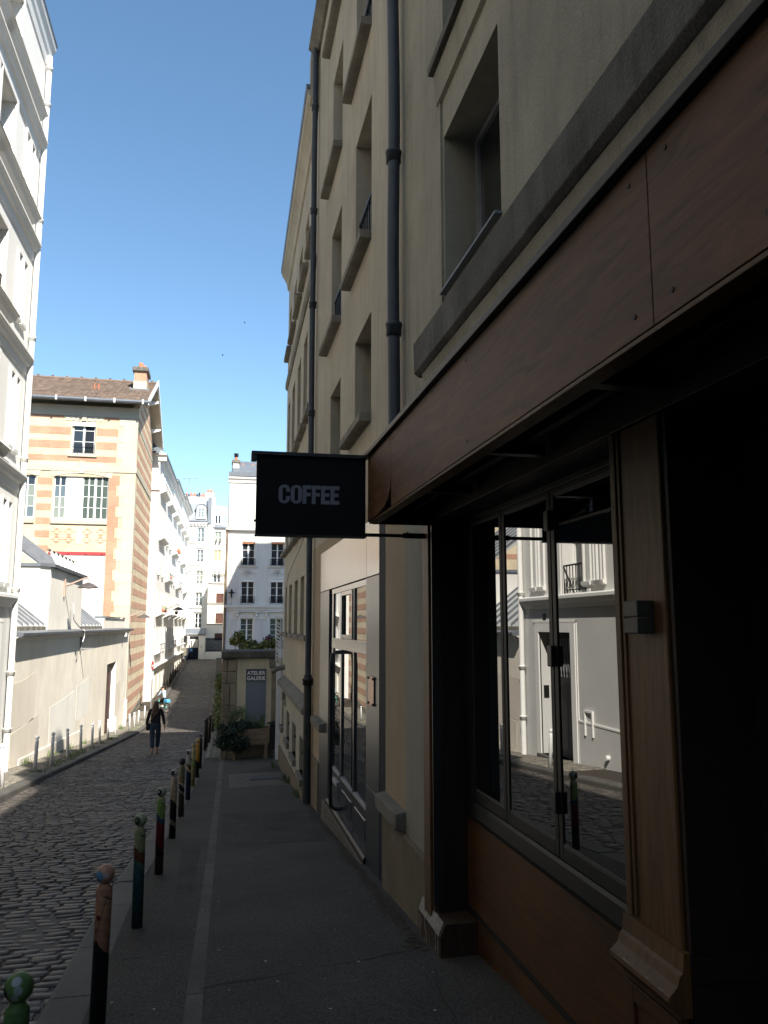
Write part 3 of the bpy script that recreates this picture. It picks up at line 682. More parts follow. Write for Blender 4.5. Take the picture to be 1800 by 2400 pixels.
# stone ledge blocks of a former shop sill
part(B, 'stone_ledge', 'stone_ledge', lambda b: b.profile([(-.05, -1.50), (.09, -1.525), (.09, -1.655), (-.05, -1.67)], 6.66, 7.53), FR, .012)
part(B, 'stone_ledge', 'stone_ledge', lambda b: b.profile([(-.05, -1.38), (.09, -1.40), (.09, -1.52), (-.05, -1.53)], 11.75, 12.85), FR, .012)
part(B, 'drip_stain', 'worn_white', lambda b: [b.box(6.88 + q * .045, 6.90 + q * .045, -1.70 - .05 * (q % 3) - .09, -1.68, .031, .0335) for q in range(4)], FR)

# ------------------------------------------------------------------ navy metal shopfront with the tall glazed door
S = thing('metal_shopfront', 'navy metal shopfront with tall glazed door and long bar handle', 'shopfront', (1.55, 10, zsr(1.55, 10)))
part(S, 'top_panel', 'navy_metal', lambda b: b.box(8.478, 12.00, .510, 1.10, -.05, .004), FR, .003)
part(S, 'top_panel', 'navy_metal', lambda b: b.box(7.765, 8.470, .510, 1.10, -.05, .004), FR, .003)
part(S, 'top_panel', 'navy_metal', lambda b: b.box(12.008, 12.42, .510, 1.10, -.05, .004), FR, .003)
part(S, 'side_panel', 'navy_side', lambda b: b.box(7.765, 8.478, -1.62, .500, -.05, .004), FR, .003)
part(S, 'side_panel', 'navy_side', lambda b: b.box(7.765, 8.478, -2.62, -1.628, -.05, .004), FR, .003)
part(S, 'side_panel', 'navy_side', lambda b: b.box(11.42, 12.42, -3.0, .500, -.05, .004), FR, .003)
part(S, 'jamb', 'navy_dark', lambda b: b.box(7.50, 7.762, -2.62, 1.10, -.30, .0), FR)
part(S, 'jamb', 'navy_dark', lambda b: b.box(11.22, 11.42, -2.7, .50, -.3, -.03), FR)
dS = -.022
def slant(b, a, e, z0, z1, k=.0155):
    vs = [b.P(u, v, dS + d - k * (u - a)) for u in (a, e) for v in (z0, z1) for d in (-.006, .002)]
    b.add(vs, [(0, 1, 3, 2), (4, 6, 7, 5), (0, 4, 5, 1), (2, 3, 7, 6), (0, 2, 6, 4), (1, 5, 7, 3)])
def sf(b):
    b.box(8.478, 11.22, .43, .50, dS - .05, dS + .012)
    b.box(8.478, 11.22, -.31, -.17, dS - .05, dS + .010)
    for u, w_ in ((8.49, .05), (9.36, .08), (10.32, .10), (11.10, .12)): b.box(u, u + w_, -2.30, .43, dS - .05, dS + .008)
part(S, 'frame', 'navy_metal', sf, FR, .004)
for (a, e) in ((8.54, 9.36), (9.44, 10.32), (10.42, 11.10)):
    part(S, 'pane', 'glass_door', lambda b: slant(b, a, e, -.17, .43), FR)
    part(S, 'pane', 'glass_door', lambda b: slant(b, a, e, -1.88, -.31), FR)
    part(S, 'kick_panel', 'navy_metal', lambda b: (b.box(a, e, -2.34, -1.90, dS - .03, dS + .005), b.box(a + .08, e - .08, -2.22, -2.02, dS, dS + .012)), FR, .004)
    part(S, 'glazing_bead', 'steel_grey', lambda b: b.box(a, e, -1.905, -1.875, dS - .01, dS + .016), FR)
part(S, 'transom_vent', 'navy_metal', lambda b: (b.box(9.47, 10.29, .375, .425, dS, dS + .02), b.box(9.47, 10.29, -.165, -.115, dS, dS + .02), b.box(9.45, 9.49, -.165, .425, dS, dS + .02), b.box(10.27, 10.31, -.165, .425, dS, dS + .02)), FR, .004)
part(S, 'bar_handle', 'black_metal', lambda b: b.tube([(10.36, -.34, -.04), (10.36, -.34, .06), (10.37, -.36, .10), (10.37, -.5, .11), (10.37, -2.1, .11), (10.37, -2.24, .10), (10.36, -2.27, .05), (10.36, -2.27, -.04)], .026, 10), FR)
part(S, 'letter_slot', 'steel_grey', lambda b: b.box(10.55, 10.95, -2.05, -1.99, dS, dS + .03), FR, .004)
part(S, 'threshold', 'frame_dark', lambda b: b.profile([(-.3, -2.34), (.01, -2.345), (.03, -2.37), (.03, -2.8), (-.3, -2.8)], 8.48, 11.42), FR, .004)
part(S, 'step', 'concrete_patch', lambda b: b.profile([(-.3, -2.40), (.05, -2.42), (.06, -2.9), (-.3, -2.9)], 8.49, 11.7), FR, .01)
pl = part(S, 'plaque', 'copper', lambda b: b.box(7.98, 8.27, -.80, -.51, .012, .018), FR, .002)
for (u, v) in ((8.0, -.53), (8.25, -.53), (8.0, -.78), (8.25, -.78)): part(pl, 'screw', 'frame_dark', lambda b: b.box(u - .012, u + .012, v - .012, v + .012, .004, .03), FR)

# ------------------------------------------------------------------ coffee shopfront
K = thing('coffee_shopfront', 'dark brown wooden coffee shopfront with deep fascia and three-leaf folding window', 'shopfront', (1.55, 3.5, zsr(1.55, 3.5)))
FF = ((1.05, 0, 0), (0, 1, 0), (-1, 0, 0))
part(K, 'fascia_board', 'wood_fascia', lambda b: b.box(1.752, 4.893, .745, 1.215, -.025, 0), FF, .002)
part(K, 'fascia_board', 'wood_fascia', lambda b: b.box(-3, 1.748, .745, 1.215, -.025, 0), FF, .002)
crv = [(5.70, .745), (5.70, 1.215), (4.899, 1.215), (4.902, .93), (4.93, .87), (4.99, .815), (5.10, .778), (5.28, .755)]
part(K, 'fascia_board', 'wood_fascia', lambda b: b.prism(crv, -.025, 0.0), FF, label='end board of the fascia warped away from its lower corner')
rnd = random.Random(77)
def drips(b):
    for uc, n_, z1 in ((3.62, 16, .98), (3.38, 12, .90), (3.18, 10, .93), (2.72, 14, 1.0), (2.64, 9, .88), (4.3, 5, .95), (2.1, 8, .96), (1.3, 10, 1.02), (.9, 8, .95)):
        for q in range(n_):
            u = uc + rnd.gauss(0, .006); v = rnd.uniform(.76, z1); w_ = rnd.uniform(.002, .005); h = rnd.uniform(.004, .02)
            b.quad((u, v, .0022), (u + w_, v, .0022), (u + w_, v + h, .0022), (u, v + h, .0022))
part(K, 'drip_marks', 'black_metal', drips, FF, kind='stuff')
for u in (5.62, 4.98, 4.82, 3.3, 1.84, 1.66): part(K, 'screw', 'frame_dark', lambda b: (b.tube([(u, 1.17, -.002), (u, 1.17, .003)], .007, 7),), FF); part(K, 'screw', 'frame_dark', lambda b: b.tube([(u, .80 if u < 5.2 else .90, -.002), (u, .80 if u < 5.2 else .90, .003)], .007, 7), FF)
part(K, 'fascia_top', 'black_metal', lambda b: b.profile([(-.52, 1.218), (.03, 1.218), (.035, 1.245), (.02, 1.255), (-.52, 1.27)], -3, 5.74), FF, .003)
part(K, 'fascia_edge', 'wood_post', lambda b: b.box(-3, 5.66, .728, .743, -.07, -.002), FF, .003)
part(K, 'fascia_end', 'wood_jamb', lambda b: b.box(5.665, 5.698, .73, 1.216, -.50, -.028), FF)
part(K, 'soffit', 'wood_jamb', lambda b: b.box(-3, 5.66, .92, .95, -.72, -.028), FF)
for q, (d0, z0) in enumerate(((-.12, .86), (-.20, .88), (-.33, .87))): part(K, 'blind_rail', 'frame_dark', lambda b: b.box(-3, 5.6, z0 - .03, z0 + .02, d0 - .025, d0 + .012), FF, .004)
for yy in (4.62, 3.5, 2.4, 1.0): part(K, 'blind_arm', 'black_metal', lambda b: b.box(yy, yy + .06, .80, .86, -.45, -.04), FF)
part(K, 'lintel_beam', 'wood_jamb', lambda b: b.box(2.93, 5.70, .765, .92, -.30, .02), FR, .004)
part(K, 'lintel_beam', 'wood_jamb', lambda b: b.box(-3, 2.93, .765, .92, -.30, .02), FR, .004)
# recess between the far post and the near pilaster (glazing plane x = 1.75)
FG = ((1.75, 0, 0), (0, 1, 0), (-1, 0, 0))
part(K, 'far_post', 'wood_post', lambda b: b.box(5.70, 5.868, -2.0, .765, -.05, .05), FR, .003)
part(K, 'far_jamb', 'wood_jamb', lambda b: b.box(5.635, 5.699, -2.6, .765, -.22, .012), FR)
part(K, 'jamb_channel', 'black_metal', lambda b: b.box(5.62, 5.636, -1.9, .765, -.02, .045), FR)
part(K, 'riser_board', 'wood_riser', lambda b: b.box(2.94, 5.635, -2.75, -1.935, -.04, .0), FG, .003)
part(K, 'riser_board', 'wood_riser', lambda b: b.box(2.94, 5.635, -1.905, -1.31, -.04, .0), FG, .003)
part(K, 'riser_strip', 'frame_dark', lambda b: b.box(2.94, 5.635, -1.934, -1.906, -.04, .008), FG, .002)
part(K, 'window_sill', 'frame_dark', lambda b: b.profile([(-.1, -1.31), (.012, -1.31), (.02, -1.28), (.016, -1.20), (.002, -1.182), (-.1, -1.178)], 2.94, 5.44), FG, .003)
wf = part(K, 'window_frame', 'frame_dark', lambda b: (b.box(5.44, 5.635, -1.31, .765, -.06, .015), b.box(2.94, 5.44, .73, .766, -.06, .010)), FG, .004)
for i, (a, e) in enumerate(((4.80, 5.44), (4.035, 4.79), (2.95, 4.025))):
    sh = part(K, 'window_leaf', 'frame_dark', lambda b: (b.box(a, a + .046, -1.175, .728, -.05, .008), b.box(e - .046, e, -1.175, .728, -.05, .008), b.box(a + .046, e - .046, .700, .728, -.05, .0078), b.box(a + .046, e - .046, -1.175, -1.105, -.05, .0078)), FG, .003)
    part(sh, 'pane', 'glass_shop', lambda b: b.box(a + .044, e - .044, -1.107, .702, -.012, .001), FG)
    part(sh, 'bead', 'lamp_grey', lambda b: b.box(a + .046, e - .046, -1.107, -1.092, -.010, .005), FG); part(sh, 'bead', 'lamp_grey', lambda b: b.box(a + .046, e - .046, .692, .702, -.010, .005), FG)
for z in (.56, -.16, -.90): part(K, 'hinge', 'black_metal', lambda b: b.box(4.0, 4.06, z - .055, z + .055, .0, .035), FG, .006)
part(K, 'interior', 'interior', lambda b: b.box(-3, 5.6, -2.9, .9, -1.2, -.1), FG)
# base block of the far post, worn to bare wood along its top edge
part(K, 'base_block', 'wood_base', lambda b: b.profile([(-.25, -2.75), (.058, -2.75), (.058, -2.03), (.025, -1.955), (-.25, -1.95)], 5.42, 6.02), FR, .003)
part(K, 'worn_edge', 'worn_white', lambda b: b.profile([(.062, -2.035), (.029, -1.950), (.025, -1.955), (.059, -2.04)], 5.46, 6.0), FR)
sc = random.Random(3)
def scr(b):
    for q in range(26):
        u = sc.uniform(5.45, 5.98); v = sc.uniform(-2.5, -2.1); h = sc.uniform(.05, .28); t = sc.uniform(-.03, .03); w_ = sc.uniform(.003, .009)
        b.quad((u, v, .0605), (u + w_, v, .0605), (u + w_ + t, v + h, .0605), (u + t, v + h, .0605))
part(K, 'scratches', 'worn_white', scr, FR)
# near pilaster with moulded rail and panelled pedestal
part(K, 'pilaster', 'wood_post', lambda b: (b.box(2.60, 2.93, -1.08, .765, -.3, 0), b.box(2.905, 2.945, -1.06, .765, -.25, .014), b.box(2.88, 2.90, -1.06, .765, -.1, .008)), FR, .003)
part(K, 'pilaster_edge', 'wood_post', lambda b: b.box(2.582, 2.612, -1.08, .765, -.02, .008), FR, .006)
part(K, 'moulded_rail', 'wood_post', lambda b: b.profile([(-.3, -1.27), (.03, -1.27), (.04, -1.245), (.066, -1.235), (.080, -1.215), (.078, -1.20), (.045, -1.17), (.036, -1.14), (.024, -1.13), (.018, -1.07), (-.3, -1.07)], 2.56, 2.965), FR)
part(K, 'worn_edge', 'worn_white', lambda b: [b.box(u, u + w_, -1.1975, -1.1955, .060, .076) for u, w_ in ((2.60, .03), (2.70, .012), (2.83, .04))], FR)
part(K, 'pedestal', 'wood_riser', lambda b: (b.box(2.585, 2.94, -2.7, -1.272, -.3, .022), b.box(2.585, 2.64, -2.4, -1.29, .02, .034), b.box(2.885, 2.94, -2.4, -1.29, .02, .034), b.box(2.64, 2.885, -1.35, -1.29, .02, .034)), FR, .003)
part(K, 'door_jamb', 'wood_jamb', lambda b: (b.box(2.55, 2.598, -2.7, .8, -1.3, -.004), b.box(2.535, 2.549, -1.16, -1.08, -1.3, -.01)), FR, .003)
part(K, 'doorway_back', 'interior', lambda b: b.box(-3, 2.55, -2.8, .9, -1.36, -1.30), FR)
o = part(K, 'wall_lamp', 'lamp_grey', lambda b: (b.box(2.68, 2.78, -.03, .027, 0, .065), b.box(2.68, 2.78, .031, .09, 0, .065)), FR, .004, label='small grey box lamp on the near pilaster')
# hanging sign
H = thing('hanging_sign', 'black hanging sign reading COFFEE in grey block capitals', 'sign', (1.5, 5.8, .62))
FS = ((0, 5.80, 0), (1, 0, 0), (0, -1, 0))
def tilt(b):        # the photo's sign hangs a touch out of square with the wall
    return b
part(H, 'panel', 'sign_black', lambda b: b.box(.245, 1.045, .645, 1.225, -.035, .035), FS, .004)
part(H, 'cap', 'black_metal', lambda b: (b.box(.205, 1.058, 1.222, 1.250, -.06, .06), b.box(.205, .245, 1.19, 1.2215, -.058, .058)), FS, .003)
part(H, 'bottom_rail', 'black_metal', lambda b: b.box(.24, 1.05, .636, .648, -.042, .042), FS, .003)
part(H, 'bracket_arm', 'black_metal', lambda b: (b.box(1.04, 1.36, .650, .674, -.014, .014), b.box(1.33, 1.53, .644, .682, -.02, .02), b.box(1.36, 1.375, .675, .692, -.01, .01)), FS, .003)
part(H, 'bolt', 'black_metal', lambda b: b.box(.232, .246, .74, .756, -.01, .01), FS)
def arcp(cx, cy, rx, ry, a0, a1, n=6): return [(cx + rx * math.cos(R(a0 + (a1 - a0) * i / n)), cy + ry * math.sin(R(a0 + (a1 - a0) * i / n))) for i in range(n + 1)]
def glyph(b, ch, x, y, w_, h, d0, d1):
    t = w_ * .34; hb = h * .20
    if ch in 'CO':
        ro = w_ * .46; ri = w_ * .13
        outer = lambda: arcp(x + w_ - ro, y + h - ro, ro, ro, 0, 90) + arcp(x + ro, y + h - ro, ro, ro, 90, 180) + arcp(x + ro, y + ro, ro, ro, 180, 270) + arcp(x + w_ - ro, y + ro, ro, ro, 270, 360)
        ix0, ix1, iy0, iy1 = x + t, x + w_ - t, y + hb * .75, y + h - hb * .75
        inner = arcp(ix1 - ri, iy1 - ri, ri, ri, 0, 90) + arcp(ix0 + ri, iy1 - ri, ri, ri, 90, 180) + arcp(ix0 + ri, iy0 + ri, ri, ri, 180, 270) + arcp(ix1 - ri, iy0 + ri, ri, ri, 270, 360)
        out = outer(); n = len(out)
        for i in range(n):
            j = (i + 1) % n
            if ch == 'C' and i == n - 1:      # open the right side
                continue
            b.prism([out[i], out[j], inner[j], inner[i]], d0, d1)
        if ch == 'C':
            b.prism([(ix1, y + h * .62), (x + w_, y + h * .62), out[0], inner[0]], d0, d1); b.prism([(ix1, y + h * .38), inner[-1], out[-1], (x + w_, y + h * .38)], d0, d1)
    else:
        b.box(x, x + t * 1.15, y, y + h, d0, d1); b.box(x + t * 1.15, x + w_ * .92, y + h - hb, y + h, d0, d1); b.box(x + t * 1.15, x + w_ * .84, y + h * .42, y + h * .60, d0, d1)
        if ch == 'E': b.box(x + t * 1.15, x + w_ * .92, y, y + hb, d0, d1)
x = .405
for ch, w_ in zip('COFFEE', (.088, .088, .074, .074, .076, .076)):
    part(H, 'letter', 'sign_grey', lambda b: glyph(b, ch, x, .876, w_ * .93, .136, .0352, .0375), FS); x += w_ * .99 - (.006 if ch in 'FE' else 0)

# ------------------------------------------------------------------ far right building with cornice and sloping basement ledge
ang = math.atan2(.14, 7.9); ua = Vector((math.sin(ang), math.cos(ang), 0)); na = Vector((-math.cos(ang), math.sin(ang), 0))
FC = ((1.56, 13.56, 0), ua, na)
D = thing('cream_building', 'cream rendered building with projecting cornice, last on the right before the studio wall', 'building', (1.6, 17, zsr(1.6, 17)))
cols = [(.25, 1.0), (1.75, 2.6), (3.3, 4.2), (5.0, 5.95), (6.7, 7.4)]
rows = [(7.25, 8.38), (3.92, 5.82), (1.86, 3.15), (-.18, .95)]
opsD = [(a, e, z0, z1) for a, e in cols for z0, z1 in rows]
part(D, 'wall', 'stucco_cream', lambda b: b.wall(0, 7.95, -1.5, 9.55, opsD, .30, 0, 9), FC)
for o_ in opsD:
    window(D, FC, *o_, -.24, 2, 1, 'frame_dark', 'glass_dark', .05, mull=.06)
    part(D, 'sill', 'stone_sill', lambda b: b.profile([(-.25, o_[2] + .02), (.12, o_[2]), (.12, o_[2] - .08), (.08, o_[2] - .09), (-.25, o_[2] - .09)], o_[0], o_[1] + .45), FC)
part(D, 'string_course', 'stone_sill', lambda b: b.profile([(-.02, 6.58), (.06, 6.58), (.06, 6.46), (.03, 6.40), (-.02, 6.40)], 0, 7.96), FC)
part(D, 'cornice', 'stucco_cream', lambda b: b.profile([(-.05, 9.28), (.04, 9.32), (.07, 9.50), (.14, 9.64), (.19, 9.70), (.21, 9.80), (-.05, 9.82)], 0, 8.0), FC)
part(D, 'gutter', 'gutter', lambda b: b.profile([(.10, 9.825), (.22, 9.82), (.24, 9.90), (.10, 9.90)], 0, 8.05), FC)
part(D, 'mansard', 'zinc', lambda b: b.profile([(.1, 9.88), (-1.1, 12.4), (-3.3, 12.8), (-8, 12.8), (-8, 9.5), (0, 9.5)], 0, 7.95), FC)
part(D, 'rear_block', 'stucco_cream', lambda b: b.box(.3, 8.6, -3, 17.2, -9, -3.4), FC)
part(D, 'fire_wall', 'stucco_cream', lambda b: b.prism([(-.04, 9.6), (-.04, 10.5), (.2, 10.5), (.2, 9.6)], -1.5, .16), FC)
# basement: proud lower wall, slanting coping, four slot windows
slots = [(.40, 1.25, -2.55, -1.94), (2.08, 3.05, -2.50, -1.90), (3.85, 4.80, -2.44, -1.85), (5.85, 6.45, -2.36, -1.80)]
part(D, 'basement_wall', 'low_render', lambda b: b.wall(.02, 7.2, -4.1, -1.42, slots, .22, .09, .5), FC)
part(D, 'basement_end', 'low_render', lambda b: b.box(7.199, 7.22, -4.1, -1.42, -.1, .09), FC)
part(D, 'coping', 'stone_ledge', lambda b: b.profile([(-.02, -1.24), (.03, -1.25), (.17, -1.37), (.17, -1.46), (.09, -1.48), (-.02, -1.48)], .0, 7.24), FC, .015)
part(D, 'plinth', 'plinth_render', lambda b: b.prism([(0, -4.2), (0, -2.72), (7.2, -2.95), (7.2, -4.2)], .0, .12), FC)
for o_ in slots:
    part(D, 'slot_sill', 'stone_ledge', lambda b: b.box(o_[0] - .06, o_[1] + .02, o_[2] - .12, o_[2], -.1, .16), FC, .01)
    part(D, 'shutter', 'wood_jamb', lambda b: b.box(o_[0], o_[1], o_[2], o_[3], -.02, .0), FC)
    part(D, 'shutter_catch', 'iron_black', lambda b: b.box(o_[1] - .07, o_[1] - .03, (o_[2] + o_[3]) / 2 - .03, (o_[2] + o_[3]) / 2 + .03, 0, .05), FC)
def tagline(b):     # illegible black spray tag over the far slot windows
    for pts in ([(6.15, -1.55), (5.85, -1.53), (5.82, -1.78)], [(6.2, -1.62), (6.0, -1.63), (6.02, -1.72), (6.2, -1.71)], [(5.72, -1.56), (5.5, -1.57), (5.47, -1.72), (5.44, -1.82)], [(5.74, -1.60), (5.72, -1.74), (5.60, -1.70)], [(5.34, -1.57), (5.10, -1.60), (5.06, -1.72), (5.08, -1.82)], [(6.32, -1.57), (6.34, -1.76), (6.2, -1.77)]):
        b.tube([(u, v, .094) for u, v in pts], .011, 5)
part(D, 'spray_tag', 'iron_black', tagline, FC)
part(D, 'spout', 'stone_ledge', lambda b: b.tube([(7.0, -1.02, -.05), (7.05, -1.08, .2), (7.1, -1.16, .32)], .06, 8), FC)
part(D, 'cable', 'white_trim', lambda b: b.tube([(.1, 2.1, .015), (2.4, 1.62, .012), (5.6, 1.30, .015), (7.4, 1.0, .012)], .010, 5), FC)

# ------------------------------------------------------------------ studio wall across the pavement
FW = ((0, 24, 0), (1, 0, 0), (0, -1, 0))
W = thing('studio_wall', 'rendered studio wall with stone pier, heavy coping and blocked grey-blue doorway', 'wall', (.95, 24, zsr(.95, 24)))
part(W, 'wall', 'studio_render', lambda b: b.box(.55, 1.95, -4.1, -.95, -.35, 0), FW)
part(W, 'coping', 'stone_dark', lambda b: b.profile([(-.5, -.93), (.12, -.95), (.15, -.90), (.15, -.76), (.12, -.73), (-.5, -.70)], .13, 1.74), FW, .015)
rnd = random.Random(11); z = -3.95
while z < -.96:
    h = min(rnd.uniform(.28, .62), -.955 - z); k = rnd.uniform(.30, .40)
    if h > .05:
        part(W, 'stone', 'pier_stone', lambda b: b.box(.165, k - .006, z, z + h - .014, -.34, .04 + rnd.uniform(0, .02)), FW, .02)
        part(W, 'stone', 'pier_stone', lambda b: b.box(k + .006, .585, z, z + h - .014, -.3, .03 + rnd.uniform(0, .02)), FW, .02)
    z += h
part(W, 'pier_core', 'plinth_render', lambda b: b.box(.18, .56, -4.1, -.96, -.33, .02), FW)
part(W, 'wall_foot', 'plinth_render', lambda b: b.box(.56, 1.56, -4.1, -3.02, -.1, .025), FW)
part(W, 'blocked_door', 'blue_panel', lambda b: b.box(.845, 1.425, -3.0, -1.25, -.05, .012), FW)
sgn = part(W, 'sign_board', 'sign_slate', lambda b: b.box(.85, 1.42, -1.605, -1.26, .013, .028), FW, label='slate sign board reading ATELIER GALERIE')
part(W, 'right_pier', 'pier_stone', lambda b: (b.box(1.58, 1.95, -4.1, -1.32, -.3, .06), b.box(1.54, 1.97, -1.32, -1.22, -.3, .10)), FW, .02)
part(W, 'bracket', 'stone_sill', lambda b: b.box(1.50, 1.74, -1.215, -.951, .01, .08), FW, .03)
def text_mesh(s, size, off=0.0, ext=.003, space=1.0):
    cu = bpy.data.curves.new('text', 'FONT'); cu.body = s; cu.size = size; cu.offset = off; cu.extrude = ext; cu.align_x = 'CENTER'; cu.space_character = space
    o = bpy.data.objects.new('text', cu); C.objects.link(o); bpy.context.view_layer.update()
    me = bpy.data.meshes.new_from_object(o.evaluated_get(bpy.context.evaluated_depsgraph_get())); bpy.data.objects.remove(o); bpy.data.curves.remove(cu)
    return me
def put_text(s, size, mtx, m, parent, off=0.0, name='lettering', space=1.0):
    me = text_mesh(s, size, off, .003, space); me.transform(mtx); me.materials.clear(); me.materials.append(MATS[m]); me.name = name
    o = bpy.data.objects.new(name, me); C.objects.link(o); sub(parent, o); return o
for s_, z in (('ATELIER', -1.415), ('GALERIE', -1.565)):
    put_text(s_, .148, Matrix.Translation((1.135, 24 - .033, z)) @ Matrix.Rotation(R(90), 4, 'X') @ Matrix.Scale(.92, 4, (1, 0, 0)), 'letter_white', sgn, .0032, space=1.04)
# garden wall running on behind it, with trailing greenery
G = thing('garden_wall', 'low rough garden wall running uphill behind the studio wall', 'wall', (.45, 40, zsr(.45, 40)))
part(G, 'wall', 'stone_sill', lambda b: b.prism([(24.36, -6), (24.36, -1.6), (40, -2.9), (61.9, -3.6), (61.9, -7)], -.25, .02), ((.42, 0, 0), (0, 1, 0), (-1, 0, 0)))
part(G, 'fill', 'soil', lambda b: b.box(24.4, 61.9, -7, -4.2, -9, -.25), ((.42, 0, 0), (0, 1, 0), (-1, 0, 0)))
iv = thing('trailing_ivy', 'yellow-green climber hanging over the garden wall beside the road', 'climber', (.2, 30, zsr(.2, 30)))
rnd = random.Random(21); ctr = []; rad = []
for i in range(70):
    y = rnd.uniform(24.6, 41); top = lerp(y, [(24.5, -1.25), (41, -3.3)]); z = rnd.uniform(lerp(y, [(24.5, -2.9), (41, -4.6)]), top)
    ctr.append((.24 - .15 * rnd.random(), y, z)); rad.append(rnd.uniform(.2, .42))
b = MB(); leaves(b, ctr, rad, 3800, .13, (.55, 1, 1), .5, rnd); b.build('foliage', 'leaf_yellow', iv)
b = MB(); leaves(b, ctr, rad, 2600, .13, (.5, 1, 1), .5, rnd); b.build('foliage', 'leaf_mid', iv)
b = MB()
for i in range(14): y = rnd.uniform(24.8, 40); b.tube([(.36, y, -4.6 - .03 * (y - 24)), (.3, y + .1, -3.2), (.22, y + .3, lerp(y, [(24.5, -1.5), (41, -3.4)]))], .02, 5, local=False)
b.build('stem', 'bark', iv)
sh = thing('garden_shrub', 'broad-leaved yellow-green shrub showing above the studio wall coping', 'shrub', (1.0, 25.6, -3.0))
rnd = random.Random(5); ctr = [(.50 + .105 * i + rnd.uniform(-.06, .06), 25.4 + rnd.uniform(-.3, .4), -.62 + .10 * math.sin(i * .9) + rnd.uniform(-.08, .20)) for i in range(12)]; rad = [rnd.uniform(.14, .22) for _ in ctr]
b = MB(); leaves(b, ctr, rad, 700, .17, (1, 1, 1), .2, rnd); b.build('foliage', 'leaf_yellow', sh)
b = MB(); leaves(b, ctr, rad, 600, .16, (1, 1, .9), .2, rnd); b.build('foliage', 'leaf_mid', sh)
b = MB(); leaves(b, [(1.52, 25.3, -.42)], [.16], 40, .15, (1, 1, 1.3), 0, rnd); b.build('blossom', mat('leaf_purple', (.10, .03, .05), .6, .3, 8, 0, island=.3), sh)
b = MB(); [b.tube([(1.0, 25.6, -3.6), (c[0], c[1], c[2])], .03, 5, local=False, r1=.01) for c in ctr]; b.build('stem', 'bark', sh)
# white slatted screen and stair side between wall and building
sc_ = thing('white_screen', 'white louvred metal screen standing between the studio wall and the cream building', 'screen', (1.8, 22.6, -3.4))
FX = ((0, 22.6, 0), (1, 0, 0), (0, -1, 0))
part(sc_, 'lower_panel', 'white_shutter', lambda b: b.prism([(1.62, -3.7), (1.62, -1.55), (1.60, -.98), (1.80, -1.15), (1.80, -3.7)], -.03, 0), FX, .004)
part(sc_, 'frame', 'white_shutter', lambda b: (b.box(1.585, 1.61, -1.0, .28, -.03, 0), b.box(1.70, 1.725, -1.1, .24, -.03, 0), b.box(1.61, 1.70, .22, .25, -.03, 0)), FX)
for i in range(11): part(sc_, 'slat', 'white_shutter', lambda b: b.prism([(1.61, -.93 + i * .10), (1.70, -.99 + i * .10), (1.70, -.945 + i * .10), (1.61, -.885 + i * .10)], -.025, -.012), FX)
part(sc_, 'post', 'steel_grey', lambda b: b.tube([(1.76, -3.7, .02), (1.76, .2, .02)], .012, 6), FX)
# planter
P = thing('planter_box', 'weathered plank planter box on legs with dark ivy spilling over its left end', 'planter', (.9, 23.3, zsr(.9, 23.3)))
FP = ((0, 23.15, 0), (1, 0, 0), (0, -1, 0))
for i in range(3): part(P, 'plank', 'wood_plank', lambda b: b.box(.24, 1.50, -3.27 + i * .145, -3.27 + i * .145 + .14, -.02, .005 * (i % 2)), FP, .005)
part(P, 'box', 'wood_plank', lambda b: (b.box(.24, .27, -3.27, -2.84, -.5, -.02), b.box(1.47, 1.50, -3.27, -2.84, -.5, -.02), b.box(.24, 1.50, -3.27, -2.84, -.52, -.5)), FP)
part(P, 'soil', 'soil', lambda b: b.box(.26, 1.48, -3.25, -2.90, -.5, -.021), FP)
for u in (.50, 1.37):
    for d in (-.06, -.46): part(P, 'leg', 'wood_plank', lambda b: b.box(u, u + .075, -3.95, -3.27, d, d + .07), FP, .004)
rnd = random.Random(8); ctr = []; rad = []
for i in range(46): ctr.append((rnd.uniform(.14, .84), 23.06 + rnd.uniform(-.14, .3), rnd.uniform(-3.36, -2.72))); rad.append(rnd.uniform(.12, .22))
for i in range(6): ctr.append((rnd.uniform(.8, 1.2), 23.2 + rnd.uniform(0, .3), rnd.uniform(-2.85, -2.72))); rad.append(.13)
b = MB(); leaves(b, ctr, rad, 3600, .11, (1, .8, 1), .2, rnd); b.build('ivy', 'leaf_dark', P)
b = MB(); leaves(b, [(.45, 23.35, -2.55), (.6, 23.35, -2.42), (.72, 23.4, -2.40), (.82, 23.4, -2.6)], [.2, .24, .22, .2], 700, .07, (1, 1, 1), 0, rnd); b.build('bush', 'leaf_mid', P)
b = MB()
for i in range(16):
    a = rnd.uniform(-.5, .5); L = rnd.uniform(.25, .55); x0 = 1.2 + rnd.uniform(-.1, .16); 
    b.add([(x0 - .012, 23.3, -2.88), (x0 + .012, 23.3, -2.88), (x0 + a * L * .5 + .012, 23.28, -2.88 + L * .6), (x0 + a * L, 23.26, -2.88 + L), (x0 + a * L * .5 - .012, 23.28, -2.88 + L * .6)], [(0, 1, 2, 4), (4, 2, 3)])
b.build('blade_leaves', 'leaf_mid', P)
pt = thing('dark_planter', 'dark metal trough beside the plank planter at the foot of the building', 'planter', (1.62, 23.3, zsr(1.6, 23.3)))
part(pt, 'trough', 'iron_black', lambda b: b.profile([(-.45, -3.4), (.02, -3.4), (.06, -2.80), (-.47, -2.80)], 1.52, 1.80), FP, .005)
part(pt, 'soil', 'soil', lambda b: b.box(1.54, 1.78, -3.0, -2.78, -.42, 0), FP)
for u in (1.54, 1.76): part(pt, 'leg', 'iron_black', lambda b: b.box(u, u + .03, -4, -3.4, -.05, -.02), FP)
b = MB(); leaves(b, [(1.6, 23.2, -2.72)], [.14], 60, .12, (1.3, 1, .6), 0, rnd); b.build('foliage', 'leaf_dark', pt)
